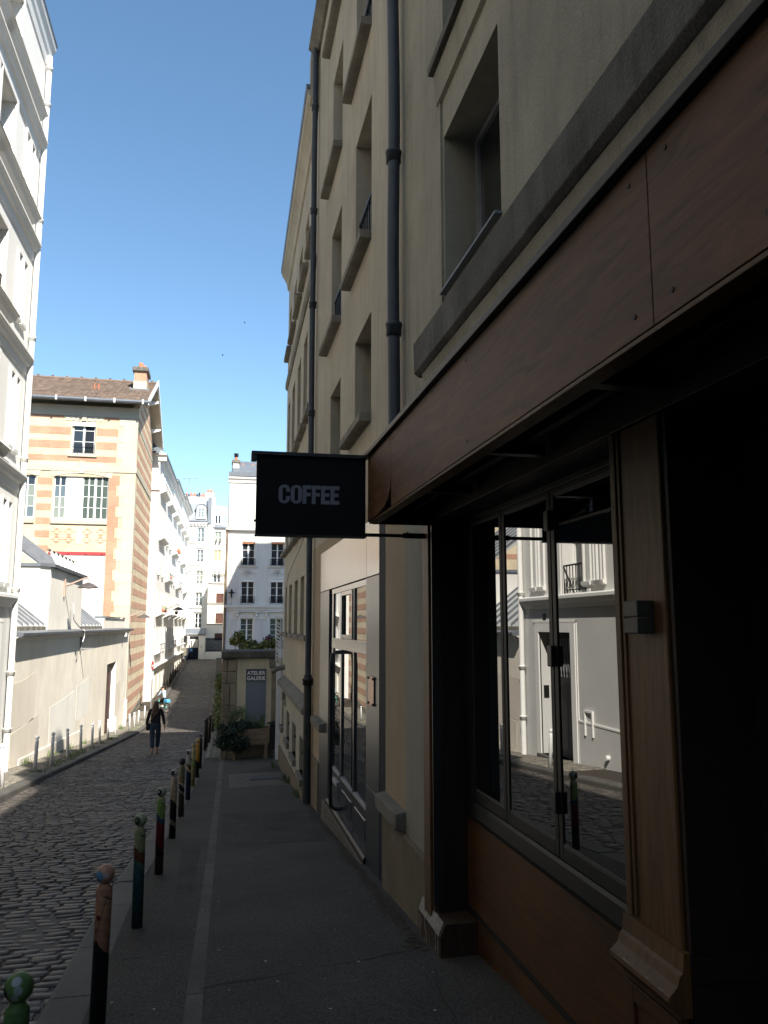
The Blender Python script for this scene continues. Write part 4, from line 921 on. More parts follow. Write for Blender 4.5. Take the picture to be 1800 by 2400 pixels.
# rear garden house that throws the long shade across the road
gh = thing('rear_house', 'plain rendered house standing back behind the garden on the right', 'building', (9, 40, -6))
part(gh, 'wall', 'stucco_cream', lambda b: b.box(31, 49, -7, 12.8, -9, 0), ((5.2, 0, 0), (0, 1, 0), (-1, 0, 0)))
part(gh, 'roof', 'zinc', lambda b: b.profile([(.1, 12.8), (-1.0, 15.3), (-1.5, 17.2), (-2.8, 19.0), (-9, 19.2), (-9, 12.8)], 31, 49), ((5.2, 0, 0), (0, 1, 0), (-1, 0, 0)))
part(gh, 'chimney', 'stucco_cream', lambda b: (b.box(33, 34, 14, 20.6, -3.5, -2.6),), ((5.2, 0, 0), (0, 1, 0), (-1, 0, 0)))

# ------------------------------------------------------------------ left: white building with moulded facade
FL = ((-5.2, 0, 0), (0, 1, 0), (1, 0, 0))                    # u = y, d towards the street
LW = thing('white_moulded_building', 'tall white building at left edge with moulded string courses and white drainpipe', 'building', (-5.2, 12, zsl(-5.2, 12)))
wc = [(17.95, 19.45), (14.6, 16.1), (11.25, 12.75), (7.9, 9.4)]
fl = [(.80, 3.05), (4.15, 6.25), (7.45, 9.35), (10.75, 12.65), (13.7, 15.35)]
opsL = [(a, e, z0, z1) for a, e in wc for z0, z1 in fl]
part(LW, 'wall', 'white_wall', lambda b: b.wall(-40, 22.3, .70, 16.0, opsL, .42, 0, 8), FL)
door = (19.05, 21.10, -3.42, -.18)
gfo = [door, (9.6, 11.6, -3.4, -.4)]
part(LW, 'lower_wall', 'grey_render', lambda b: b.wall(-40, 22.3, -4.2, .702, gfo, .45, -.012, 8), FL)
part(LW, 'door_surround', 'white_trim', lambda b: (b.box(18.78, 19.05, -3.5, .05, -.05, .03), b.box(21.10, 21.36, -3.5, .05, -.05, .03), b.box(19.05, 21.10, -.18, .05, -.05, .03), b.box(18.70, 18.76, -3.5, .13, -.03, .012), b.box(18.7, 21.5, .07, .13, -.03, .012)), FL, .006)
dl = part(LW, 'door', 'iron_black', lambda b: (b.box(door[0], door[1], -3.42, -.18, -.40, -.34), b.box(19.2, 20.0, -3.2, -1.5, -.35, -.325), b.box(20.12, 20.95, -3.2, -1.5, -.35, -.325)), FL, .006)
part(dl, 'grille', 'steel_grey', lambda b: [b.tube([(19.2 + q * .17, -1.35, -.33), (19.4 + q * .17, -.35, -.33)], .01, 4) for q in range(9)] + [b.tube([(19.4 + q * .17, -1.35, -.328), (19.2 + q * .17, -.35, -.328)], .01, 4) for q in range(9)], FL)
part(LW, 'doorstep', 'granite', lambda b: b.box(18.95, 21.2, -3.75, -3.42, -.4, .12), FL, .02)
part(LW, 'keypad', 'frame_dark', lambda b: (b.box(-.25, -.10, -1.95, -1.62, 0, .02),), ((-5.2, 21.1, 0), (1, 0, 0), (0, -1, 0)))
part(LW, 'vent_grille', 'frame_dark', lambda b: b.box(20.6, 20.78, .14, .32, -.02, .01), FL)
part(LW, 'plinth_line', 'white_trim', lambda b: b.box(11.8, 18.7, -2.33, -2.28, -.05, .025), FL, .004)
part(LW, 'plinth', 'grey_render', lambda b: b.box(11.8, 18.69, -4.1, -2.331, -.05, .012), FL)
part(LW, 'meter_box', 'white_trim', lambda b: (b.box(17.9, 17.95, -2.6, -2.0, .0, .05), b.box(18.3, 18.35, -2.6, -2.0, 0, .05), b.box(17.95, 18.3, -2.05, -2.0, 0, .05)), FL)
part(LW, 'vent_cap', 'white_trim', lambda b: b.tube([(17.2, -2.95, 0), (17.2, -2.95, .10)], .06, 10), FL)
part(LW, 'base_band', 'white_trim', lambda b: b.profile([(-.05, .45), (.05, .46), (.08, .55), (.16, .62), (.20, .68), (.20, .75), (.04, .80), (-.05, .80)], -40, 22.02), FL)
for z in (3.80, 6.96, 10.18, 13.19):
    part(LW, 'string_course', 'white_trim', lambda b: b.profile([(-.05, z - .42), (.03, z - .40), (.05, z - .18), (.12, z - .14), (.15, z - .06), (.22, z), (.22, z + .05), (.02, z + .09), (-.05, z + .09)], -40, 22.05), FL)
part(LW, 'cornice', 'white_trim', lambda b: b.profile([(-.05, 15.62), (.03, 15.65), (.06, 15.85), (.10, 15.95), (.14, 16.15), (.20, 16.25), (.22, 16.38), (-.05, 16.45)], -40, 22.36), FL)
part(LW, 'cornice_edge', 'gutter', lambda b: b.box(-40, 22.38, 16.381, 16.44, .10, .24), FL)
part(LW, 'roof', 'zinc', lambda b: b.profile([(.1, 16.4), (-1.5, 19), (-8, 19.3), (-8, 16.4)], -40, 22.3), FL)
for (a, e) in wc:
    for k, (z0, z1) in enumerate(fl):
        window(LW, FL, a, e, z0, z1, -.36, 2, 3, 'white_paint', 'glass_far', .06)
        if k < 4: railing(LW, FL, a + .03, e - .03, z0 + .02, .72, -.04, .16)
        part(LW, 'casing', 'white_trim', lambda b: (b.box(a - .17, a, z0, z1 + .17, -.02, .05), b.box(e, e + .17, z0, z1 + .17, -.02, .05), b.box(a, e, z1, z1 + .17, -.02, .05), b.box(e + .22, e + .30, z0, z1 + .1, -.02, .025)), FL, .008)
        part(LW, 'sill', 'white_trim', lambda b: b.profile([(-.3, z0 + .01), (.30, z0 - .02), (.33, z0 - .07), (.26, z0 - .12), (.20, z0 - .22), (.04, z0 - .28), (-.3, z0 - .28)], a - .25, e + .45 + (1.5 if k >= 3 else 0)), FL) if k else None
        if k < 4:
            part(LW, 'panel_frame', 'white_trim', lambda b: [(b.box(q, q + .06, z0 + .25, z1 + .05, -.02, .055), b.box(q + .36, q + .42, z0 + .25, z1 + .05, -.02, .055), b.box(q + .06, q + .36, z1 - .01, z1 + .05, -.02, .055), b.profile([(-.02, z0 + .12), (.09, z0 + .16), (.10, z0 + .25), (-.02, z0 + .25)], q - .02, q + .44)) for q in (e + 1.08, e + 1.62)], FL, .006)
            part(LW, 'panel_frame', 'white_trim', lambda b: [(b.box(q, q + .06, z0 + .25, z1 + .05, -.02, .055), b.box(q + .36, q + .42, z0 + .25, z1 + .05, -.02, .055), b.box(q + .06, q + .36, z1 - .01, z1 + .05, -.02, .055), b.profile([(-.02, z0 + .12), (.09, z0 + .16), (.10, z0 + .25), (-.02, z0 + .25)], q - .02, q + .44)) for q in (a - .92,)], FL, .006)
pipe(LW, -5.09, 22.12, -3.6, 15.9, .075, 'pipe_white', 'downpipe', (15.5, 14.4, 10.95, 7.6, 4.3, .9, -1.2, -2.6))

# ------------------------------------------------------------------ left: long low wall, lean-to sheds
LO = thing('long_low_wall', 'long blotchy beige street wall under a dark zinc gutter', 'wall', (-5.2, 36, zsl(-5.2, 36)))
dw = (41.5, 45.1, -5.75, -1.88)
part(LO, 'wall', 'beige_wall', lambda b: b.wall(22.3, 50.3, -6.6, -.42, [dw], .30, 0, 1.2), FL)
for (a, e, z0, z1, m_) in ((22.5, 25.6, -2.7, -1.45, 'beige_patch'), (23.0, 26.3, -3.6, -2.71, 'beige_patch'), (28.0, 32.6, -3.9, -2.5, 'grey_patch'), (45.2, 47.4, -4.6, -3.0, 'beige_patch'), (33.0, 36.0, -3.6, -2.2, 'grey_patch')):
    part(LO, 'render_patch', m_, lambda b: b.prism([(a, z0 + .1), (a + .3, z0 - .06), (e - .4, z0 - .02), (e, z0), (e + .12, z1 - .3), (e - .1, z1 + .1), ((a + e) / 2, z1 - .04), (a - .05, z1 - .1)], -.01, .004), FL)
part(LO, 'sloping_ledge', 'beige_wall', lambda b: b.prism([(24, -3.60), (34.3, -4.10), (34.3, -5.2), (24, -4.5)], -.05, .03), FL, .01)
part(LO, 'eaves_board', 'far_beige', lambda b: b.profile([(-.3, -.44), (.05, -.44), (.06, -.38), (.20, -.30), (-.3, -.30)], 22.32, 50.2), FL)
part(LO, 'gutter', 'gutter', lambda b: b.profile([(-.1, -.30), (.24, -.31), (.30, -.27), (.31, -.20), (.26, -.19), (-.1, -.14)], 22.35, 50.5), FL)
d_ = part(LO, 'door', 'door_brown', lambda b: b.box(dw[0], dw[1], dw[2], dw[3], -.30, -.23), FL)
for q in range(3): part(d_, 'door_panel', 'door_brown', lambda b: b.box(dw[0] + .1, dw[1] - .1, -5.5 + q * 1.2, -4.5 + q * 1.2, -.235, -.215), FL, .01)
part(LO, 'pale_jamb', 'white_wall', lambda b: b.box(-.23, .006, dw[2], dw[3], .0, .012), ((-5.2, 45.1 - .001, 0), (1, 0, 0), (0, -1, 0)))
part(LO, 'bracket_stub', 'steel_grey', lambda b: (b.box(33.1, 33.3, -.95, -.45, 0, .07), b.box(33.18, 33.24, -.92, -.86, .06, .50)), FL)
part(LO, 'rain_spout', 'white_trim', lambda b: b.tube([(46.9, -.40, .2), (46.9, -.6, .2)], .10, 8), FL)
part(LO, 'hanging_cable', 'white_trim', lambda b: b.tube([(31.2, .8, .0), (31.2, .2, .05), (31.4, -.05, .22), (31.9, -.2, .34), (31.8, -.45, .35), (31.6, -.6, .33)], .02, 5), FL)
LS = thing('lean_to_sheds', 'white sheds with pale standing-seam roofs behind the low wall', 'shed', (-8, 33, -4))
def leanto(y0, y1, z0, z1, x0, x1, n, name='roof'):
    rf = part(LS, name, 'zinc_white', lambda b: b.add([(x0, y0, z0), (x0, y1, z0), (x1, y1, z1), (x1, y0, z1), (x0, y0, z0 - .05), (x0, y1, z0 - .05), (x1, y1, z1 - .3), (x1, y0, z1 - .3)], [(0, 1, 2, 3), (4, 5, 1, 0), (5, 6, 2, 1), (7, 4, 0, 3)]))
    for i in range(n + 1):
        y = y0 + (y1 - y0) * i / n; s_ = (z1 - z0) / (x1 - x0)
        b = MB(); b.add([(x0, y - .03, z0), (x0, y + .03, z0), (x0, y + .02, z0 + .09), (x0, y - .02, z0 + .09), (x1, y - .03, z1), (x1, y + .03, z1), (x1, y + .02, z1 + .09), (x1, y - .02, z1 + .09)], [(0, 3, 2, 1), (4, 5, 6, 7), (0, 4, 7, 3), (1, 2, 6, 5), (3, 7, 6, 2)])
        b.build('roof_seam', 'gutter', rf)
    return rf
leanto(22.35, 27.5, -.02, 2.45, -5.42, -8.5, 7)
leanto(33.95, 40.5, -.02, 2.45, -5.42, -8.5, 7)
leanto(28.0, 33.9, 1.97, 4.1, -5.70, -8.5, 8)
for q in range(7): part(LS, 'curb_stone', 'stone_sill', lambda b: b.box(22.5 + q * .72, 22.5 + q * .72 + .66, -.16, -.03, -.5, -.16), FL, .01)
for q in range(7): part(LS, 'curb_stone', 'stone_sill', lambda b: b.box(34.2 + q * .9, 34.2 + q * .9 + .82, -.16, -.03, -.5, -.16), FL, .01)
part(LS, 'shed_wall', 'white_wall', lambda b: b.box(-12, -5.32, -.3, 1.88, -6.35, 0), ((0, 27.5, 0), (1, 0, 0), (0, -1, 0)))
part(LS, 'flashing', 'zinc', lambda b: b.box(-12, -5.28, 1.885, 1.99, -.3, .06), ((0, 27.5, 0), (1, 0, 0), (0, -1, 0)))
part(LS, 'eaves', 'gutter', lambda b: b.profile([(-.3, 1.885), (.12, 1.86), (.14, 1.96), (-.3, 2.0)], 27.4, 34.0), ((-5.3, 0, 0), (0, 1, 0), (1, 0, 0)))
part(LS, 'side_render', 'far_beige', lambda b: b.box(27.52, 33.84, -.3, 1.84, -.2, .003), ((-5.322, 0, 0), (0, 1, 0), (1, 0, 0)))
for q in range(5): part(LS, 'vent_slat', 'far_beige', lambda b: b.box(-7.95, -7.40, .55 + q * .075, .60 + q * .075, 0, .015), ((0, 27.5, 0), (1, 0, 0), (0, -1, 0)))
sk = part(LS, 'skylight_rail', 'wood_plank', lambda b: b.tube([(28.4, 2.52, -.32), (33.4, 2.46, -.28)], .04, 6), ((-5.3, 0, 0), (0, 1, 0), (1, 0, 0)))
for q in range(7): part(LS, 'skylight_bar', 'white_paint', lambda b: b.tube([(28.8 + q * .72, 2.5, -.31), (28.8 + q * .72, 1.98, -.06)], .05, 5), ((-5.3, 0, 0), (0, 1, 0), (1, 0, 0)))
part(LS, 'small_pane', 'far_beige', lambda b: b.box(41, 50.2, -.3, .35, -.6, -.2), FL)
part(LS, 'skylight', 'glass_teal', lambda b: b.box(41.5, 49.8, .352, .45, -.7, -.15), FL)

# street lamps on brackets
def street_lamp(label, base, L=1.5, s=1.0):
    x, y, z = base; o = thing('wall_street_lamp', label, 'street lamp', base, 'bracket street lamps on the left')
    part(o, 'mount', 'lamp_arm', lambda b: b.box(x, x + .09 * s, y - .09 * s, y + .09 * s, z, z + 1.15 * s) if False else b.add(*boxpts(x, x + .1 * s, y - .1 * s, y + .1 * s, z, z + 1.15 * s)))
    b = MB(); b.tube([(x + .05, y, z + .75 * s), (x + .3 * L, y, z + .85 * s), (x + .6 * L, y, z + 1.05 * s), (x + .85 * L, y, z + 1.22 * s), (x + .98 * L, y, z + 1.22 * s), (x + 1.04 * L, y, z + 1.10 * s), (x + 1.0 * L, y, z + 1.02 * s)], [.075 * s, .07 * s, .06 * s, .05 * s, .05 * s, .05 * s, .05 * s], 8, local=False); b.build('arm', 'lamp_arm', o)
    c = (x + L, y, z + .62 * s); b = MB(); b.lathe([(0, .34 * s), (.06 * s, .34 * s), (.14 * s, .30 * s), (.34 * s, .22 * s), (.52 * s, .10 * s), (.66 * s, 0), (.66 * s, -.025 * s), (.60 * s, -.03 * s), (.3 * s, .08 * s), (0, .10 * s)], 20, c)
    sh_ = b.build('shade', 'lamp_shade', o)
    b = MB(); b.lathe([(0, .02), (.28 * s, .03), (.24 * s, -.05 * s), (0, -.09 * s)], 14, c); b.build('diffuser', 'white_paint', sh_)
    return o
def boxpts(x0, x1, y0, y1, z0, z1):
    v = [(x, y, z) for x in (x0, x1) for y in (y0, y1) for z in (z0, z1)]
    return v, [(0, 1, 3, 2), (4, 6, 7, 5), (0, 4, 5, 1), (2, 3, 7, 6), (0, 2, 6, 4), (1, 5, 7, 3)]
street_lamp('large bracket street lamp on the white shed wall over the zinc roofs', (-5.31, 29.9, .98), .80, .55)
street_lamp('bracket street lamp at the near corner of the striped brick gable', (-5.18, 50.35, .10), .85, .60)
street_lamp('farthest bracket street lamp, on the white row beyond the brick gable', (-4.50, 73.5, .9), 1.05, .75)

# ------------------------------------------------------------------ striped brick school
SC = thing('striped_brick_building', 'red and yellow striped brick building with tiled gable roof', 'building', (-8, 52, -6.5))
Y0 = 51.5; Y1 = 63.2
FA = ((0, Y0, 0), (1, 0, 0), (0, -1, 0)); FB = ((-5.3, 0, 0), (0, 1, 0), (1, 0, 0))
opsS = [(-9.2, -7.8, 10.5, 12.58), (-10.09, -6.88, 6.42, 9.10), (-14.3, -11.1, 6.42, 9.10)]
part(SC, 'front_wall', 'brick_yellow', lambda b: b.wall(-18, -5.3, -6.8, 13.4, opsS, .25, 0, 10), FA)
part(SC, 'gable_wall', 'brick_yellow', lambda b: b.prism([(Y0 + .01, -6.8), (Y0 + .01, 13.4), ((Y0 + Y1) / 2, 16.75), (Y1, 13.4), (Y1, -6.8)], -.4, 0.002), FB)
# red bands on the front with toothed ends
zb = [(12.75, 13.25, -6.45, None), (11.72, 12.2, -6.45, 1), (10.85, 11.33, -6.5, 1), (10.05, 10.42, -6.5, None)]
for z0, z1, r_, split in zb:
    for a, e in ([(-18, -9.26), (-7.74, r_)] if split else ([(-18, -9.7), (-7.3, r_)] if z0 > 12.5 else [(-18, r_)])):
        part(SC, 'brick_band', 'brick_red', lambda b: b.box(a, e, z0, z1, -.1, .012), FA)
for z0 in (8.55, 7.75, 6.95, 6.1, 5.3):
    part(SC, 'brick_band', 'brick_red', lambda b: b.box(-11.02, -10.17, z0, z0 + .42, -.1, .012), FA)
part(SC, 'brick_band', 'brick_red', lambda b: b.box(-18, -10.2, 4.45, 4.8, -.1, .012), FA)
part(SC, 'brick_band', 'brick_red', lambda b: b.box(-18, -10.2, 2.9, 3.4, -.1, .012), FA)
for k in range(14):      # red toothing beside the quoins
    z0 = 8.60 - k * .65; part(SC, 'brick_toothing', 'brick_red', lambda b: (b.box(-6.86, -6.40 if k % 2 else -6.22, z0, z0 + .65, -.1, .013),), FA)
# patterned brick panel under the large window
def diam(b):
    for cx in (-9.75, -9.05, -8.0, -7.2):
        for cz in (5.15, 5.62):
            for dz_, w_ in ((-.19, .16), (-.125, .34), (-.06, .5), (.005, .62), (.07, .5), (.135, .34), (.2, .16)):
                if abs(dz_ - .005) < .01: b.box(cx - w_ / 2, cx - .08, cz + dz_, cz + dz_ + .055, 0, .01); b.box(cx + .08, cx + w_ / 2, cz + dz_, cz + dz_ + .055, 0, .01)
                elif abs(dz_) > .1: b.box(cx - w_ / 2, cx + w_ / 2, cz + dz_, cz + dz_ + .055, 0, .01)
part(SC, 'pattern_bricks', 'brick_red', diam, FA, kind='stuff')
part(SC, 'vent_slot', 'white_trim', lambda b: (b.box(-8.58, -8.33, 4.95, 5.75, .0, .03), b.box(-8.6, -8.31, 5.75, 5.80, 0, .06)), FA)
bm_ = part(SC, 'iron_beam', 'red_beam', lambda b: b.box(-10.15, -6.86, 4.24, 4.44, -.05, .06), FA)
for x in (-10.0, -9.0, -8.0, -7.05): part(bm_, 'bolt', 'red_beam', lambda b: b.tube([(x, 4.34, .06), (x, 4.34, .10)], .05, 8), FA)
part(SC, 'white_bay', 'white_wall', lambda b: b.box(-10.13, -6.87, -6.5, 4.24, -.05, .02), FA)
# stone dressings: quoins, bands, voussoirs, sills
for k in range(29):
    z0 = -6.3 + k * .68 if k < 22 else None
    if z0 is None or z0 + .68 > 9.2: break
    w_ = .95 if k % 2 else .70
    part(SC, 'quoin', 'stone_cream', lambda b: (b.box(-5.3 - w_, -5.3 + .012, z0, z0 + .672, -.3, .02)), FA)
    part(SC, 'quoin', 'stone_cream', lambda b: b.box(Y0 + .001, Y0 + (.55 if k % 2 else .8), z0, z0 + .672, -.3, .016), FB)
for k in range(6):
    z0 = 9.80 + k * .52; w_ = 1.1 if k % 2 else .85
    part(SC, 'quoin', 'stone_cream', lambda b: b.box(-5.3 - w_, -5.3 + .012, z0, z0 + .515, -.3, .02), FA)
part(SC, 'stone_band', 'stone_cream', lambda b: b.box(-18, -5.27, 9.42, 9.80, -.3, .05), FA, .01)
part(SC, 'stone_band', 'stone_cream', lambda b: b.box(Y0 - .04, Y1, 9.45, 9.80, -.3, .05), FB, .01)
part(SC, 'eaves_band', 'stone_cream', lambda b: b.box(-18, -5.25, 12.92, 13.6, -.3, .06), FA, .01)
part(SC, 'stone_band', 'stone_cream', lambda b: b.box(Y0 - .012, Y1, 12.4, 12.72, -.3, .03), FB)
def vouss(u0, u1, vs, vt, n, key=True):
    """flat-topped arch of wedge stones over an opening; vs springing, vt top"""
    c = (u0 + u1) / 2; r_ = (u1 - u0) / 2
    for i in range(n):
        a, e = u0 - .3 + (u1 - u0 + .6) * i / n, u0 - .3 + (u1 - u0 + .6) * (i + 1) / n
        bow = lambda u: vs + .25 * (1 - min(1, abs(u - c) / r_) ** 2)
        A_, E_ = c + (a - c) * .93, c + (e - c) * .93
        top = vt + (.12 if key and i == n // 2 else 0) - (.25 if i in (0, n - 1) else 0)
        part(SC, 'voussoir', 'stone_cream', lambda b: b.prism([(A_ + .008, bow(A_)), (E_ - .008, bow(E_)), (e - .008, top), (a + .008, top)], -.2, .03 + (.03 if key and i == n // 2 else 0)), FA)
vouss(-10.09, -6.88, 9.06, 9.95, 11); vouss(-14.3, -11.1, 9.06, 9.95, 11)
for i in range(7):
    u = -9.62 + i * .32; part(SC, 'voussoir', 'stone_cream', lambda b: b.prism([(u + .04, 12.62), (u + .28, 12.62), (u + .31 + (i - 3) * .03, 13.0), (u + .01 + (i - 3) * .03, 13.0)], -.1, .03 + (.04 if i == 3 else 0)), FA)
for (a, e, z, h) in ((-9.35, -7.65, 10.5, .16), (-10.12, -6.86, 6.42, .28), (-14.3, -11.08, 6.42, .28)):
    part(SC, 'sill', 'stone_cream', lambda b: b.profile([(-.2, z), (.10, z - .02), (.10, z - h), (-.2, z - h)], a, e), FA, .01)
window(SC, FA, -9.2, -7.8, 10.5, 12.58, -.18, 2, 3, 'white_paint', 'glass_far', .10, mull=.12, trans=(.38, .76))
railing(SC, FA, -9.12, -7.88, 10.52, .62, -.06, .15)
part(SC, 'roller_box', 'white_paint', lambda b: b.box(-9.2, -7.8, 12.3, 12.58, -.1, -.02), FA)
gl = ['glass_curtain', 'glass_curtain', 'glass_teal', 'glass_far', 'glass_teal', 'glass_curtain', 'glass_curtain', 'glass_far']
window(SC, FA, -10.09, -9.35, 6.42, 9.20, -.14, 2, 4, 'white_paint', None, .07, gms=['glass_curtain', 'glass_curtain', 'glass_teal', 'glass_far'], trans=(.25, .5, .77))
part(SC, 'blank_panel', 'white_wall', lambda b: b.box(-9.35, -8.42, 6.42, 9.35, -.2, -.10), FA)
window(SC, FA, -8.42, -7.66, 6.42, 9.30, -.14, 2, 4, 'white_paint', 'glass_green', .07, trans=(.25, .5, .77))
window(SC, FA, -7.66, -6.88, 6.42, 9.25, -.14, 2, 4, 'white_paint', 'glass_green', .07, trans=(.25, .5, .77))
for (a, e) in ((-14.3, -13.4), (-13.4, -12.1), (-12.1, -11.1)): window(SC, FA, a, e, 6.42, 9.22, -.14, 2, 4, 'white_paint', None, .10, gms=gl, trans=(.25, .5, .77))
# gable bands
for k in range(20):
    z0 = 8.55 - k * .83
    if z0 < -6: break
    part(SC, 'brick_band', 'brick_red', lambda b: b.box(Y0 + .82, Y1 - .02, z0, z0 + .42, -.1, .012), FB)
for z0 in (10.05, 10.85, 11.72): part(SC, 'brick_band', 'brick_red', lambda b: b.box(Y0 + .45, Y1 - .02, z0, z0 + .42, -.1, .012), FB)
for z0, k in ((12.85, 0), (13.65, .9), (14.45, 2.0), (15.25, 3.0), (16.0, 4.0)):
    part(SC, 'brick_band', 'brick_red', lambda b: b.box(Y0 + .5 + k, Y1 - .5 - k, z0, z0 + .38, -.1, .012), FB)
# roof: eaves at z 13.9 overhanging, ridge 17.6; tiles in courses
ym = (Y0 + Y1) / 2
part(SC, 'roof_deck', 'stone_cream', lambda b: b.prism([(Y0 - .8, 13.72), (ym, 16.83), (Y1 + .8, 13.72), (Y1 + .8, 13.66), (ym, 16.67), (Y0 - .8, 13.66)], -12.5, .66), FB)
slp = (17.0 - 13.86) / (ym - Y0 + .85); rt = MB()
rows_ = 22; rnd = random.Random(4); nt_ = 0
for i in range(rows_):
    ya = Y0 - .85 + (ym - Y0 + .85) * i / rows_; yb = Y0 - .85 + (ym - Y0 + .85) * (i + 1) / rows_ + .05
    za = 13.86 + slp * (ya - Y0 + .85); zb_ = 13.86 + slp * (yb - Y0 + .85)
    x = -16
    while x < -4.70:
        x1 = min(x + .30, -4.68); j = rnd.uniform(0, .02)
        tb = rt if nt_ >= 300 else MB(); nt_ += 1
        tb.add([(x + .006, ya, za + .05 + j), (x1 - .006, ya, za + .05 + j), (x1 - .006, yb, zb_ + .02), (x + .006, yb, zb_ + .02), (x + .006, ya, za - .01), (x1 - .006, ya, za - .01)], [(0, 1, 2, 3), (4, 5, 1, 0)]); x = x1
        if tb is not rt: tb.build('roof_tile', 'roof_tile', SC)
rt.build('roof_tiles', 'roof_tile', SC, kind='stuff')
part(SC, 'roof_back', 'roof_tile', lambda b: b.prism([(ym, 17.05), (Y1 + .85, 13.9), (Y1 + .85, 13.8), (ym, 16.85)], -12.4, .66), FB)
rd = part(SC, 'ridge', 'roof_tile', lambda b: b.tube([(-16, 17.05, -(ym - Y0)), (-4.62, 17.05, -(ym - Y0))], .10, 8), FA)
for q in range(12): part(rd, 'ridge_knob', 'roof_tile', lambda b: b.ball((-15.5 + q * .95, ym, 17.17), .09, 8))
part(SC, 'gutter', 'zinc', lambda b: b.profile([(.80, 13.70), (.95, 13.70), (1.0, 13.78), (1.0, 13.88), (.80, 13.86)], -16, -4.5), FA)
for q in range(7): part(SC, 'gutter_bracket', 'white_paint', lambda b: b.box(-15.2 + q * 1.7, -15.1 + q * 1.7, 13.66, 13.93, .78, 1.02), FA)
part(SC, 'barge_board', 'white_paint', lambda b: (b.prism([(Y0 - .95, 13.62), (Y0 - .95, 13.98), (ym, 17.27), (ym, 16.89)], .66, .72), b.prism([(Y1 + .95, 13.62), (ym, 16.89), (ym, 17.27), (Y1 + .95, 13.98)], .66, .72)), FB)
for yy, zz in ((Y0 + 2.6, 15.4), (ym + 1.2, 16.0), (Y1 - 2.0, 14.6), (Y1 + .5, 13.5)):
    part(SC, 'purlin_end', 'white_paint', lambda b: b.profile([(0, zz - .3), (.66, zz - .1), (.68, zz + .02), (0, zz + .02)], yy - .1, yy + .1), FB)
ch = part(SC, 'chimney', 'brick_red', lambda b: b.box(-6.0, -5.2, 15.6, 17.05, -1.7 - 3.2, -3.2), FA)
part(ch, 'chimney_base', 'stone_cream', lambda b: b.box(-6.03, -5.17, 15.0, 16.35, -1.73 - 3.2, -3.17), FA)
part(ch, 'cap', 'stone_ledge', lambda b: b.box(-6.12, -5.08, 17.05, 17.32, -1.85 - 3.2, -3.05), FA, .01)
for q in range(2): part(ch, 'chimney_pot', 'terracotta', lambda b: b.lathe([(.17, 0), (.15, .42), (.12, .42)], 12, (-5.62 + .15 * q, Y0 + 3.6 + q * .6, 17.32)))
part(SC, 'flashing', 'zinc', lambda b: b.prism([(-6.25, 15.55), (-4.95, 15.55), (-4.95, 15.75), (-6.25, 15.75)], -3.1, -2.9), FA)
part(SC, 'roof_vent', 'terracotta', lambda b: [b.tube([(-8.05 + q * .25, 14.75, -.2), (-8.05 + q * .25, 15.12, -.15)], .06, 8) for q in range(2)], FA)
part(SC, 'downpipe', 'white_paint', lambda b: b.tube([(Y1 - .1, -6.2, .08), (Y1 - .1, -.4, .08)], .07, 8), FB)
part(SC, 'corner_post', 'far_beige', lambda b: b.box(50.0, 50.28, -6.6, -4.3, 0, .12), FL)
part(SC, 'wall_boards', 'stone_sill', lambda b: b.prism([(51.6, -6.05), (61.5, -5.4), (61.5, -5.0), (51.6, -5.7)], 0, .06), FB)

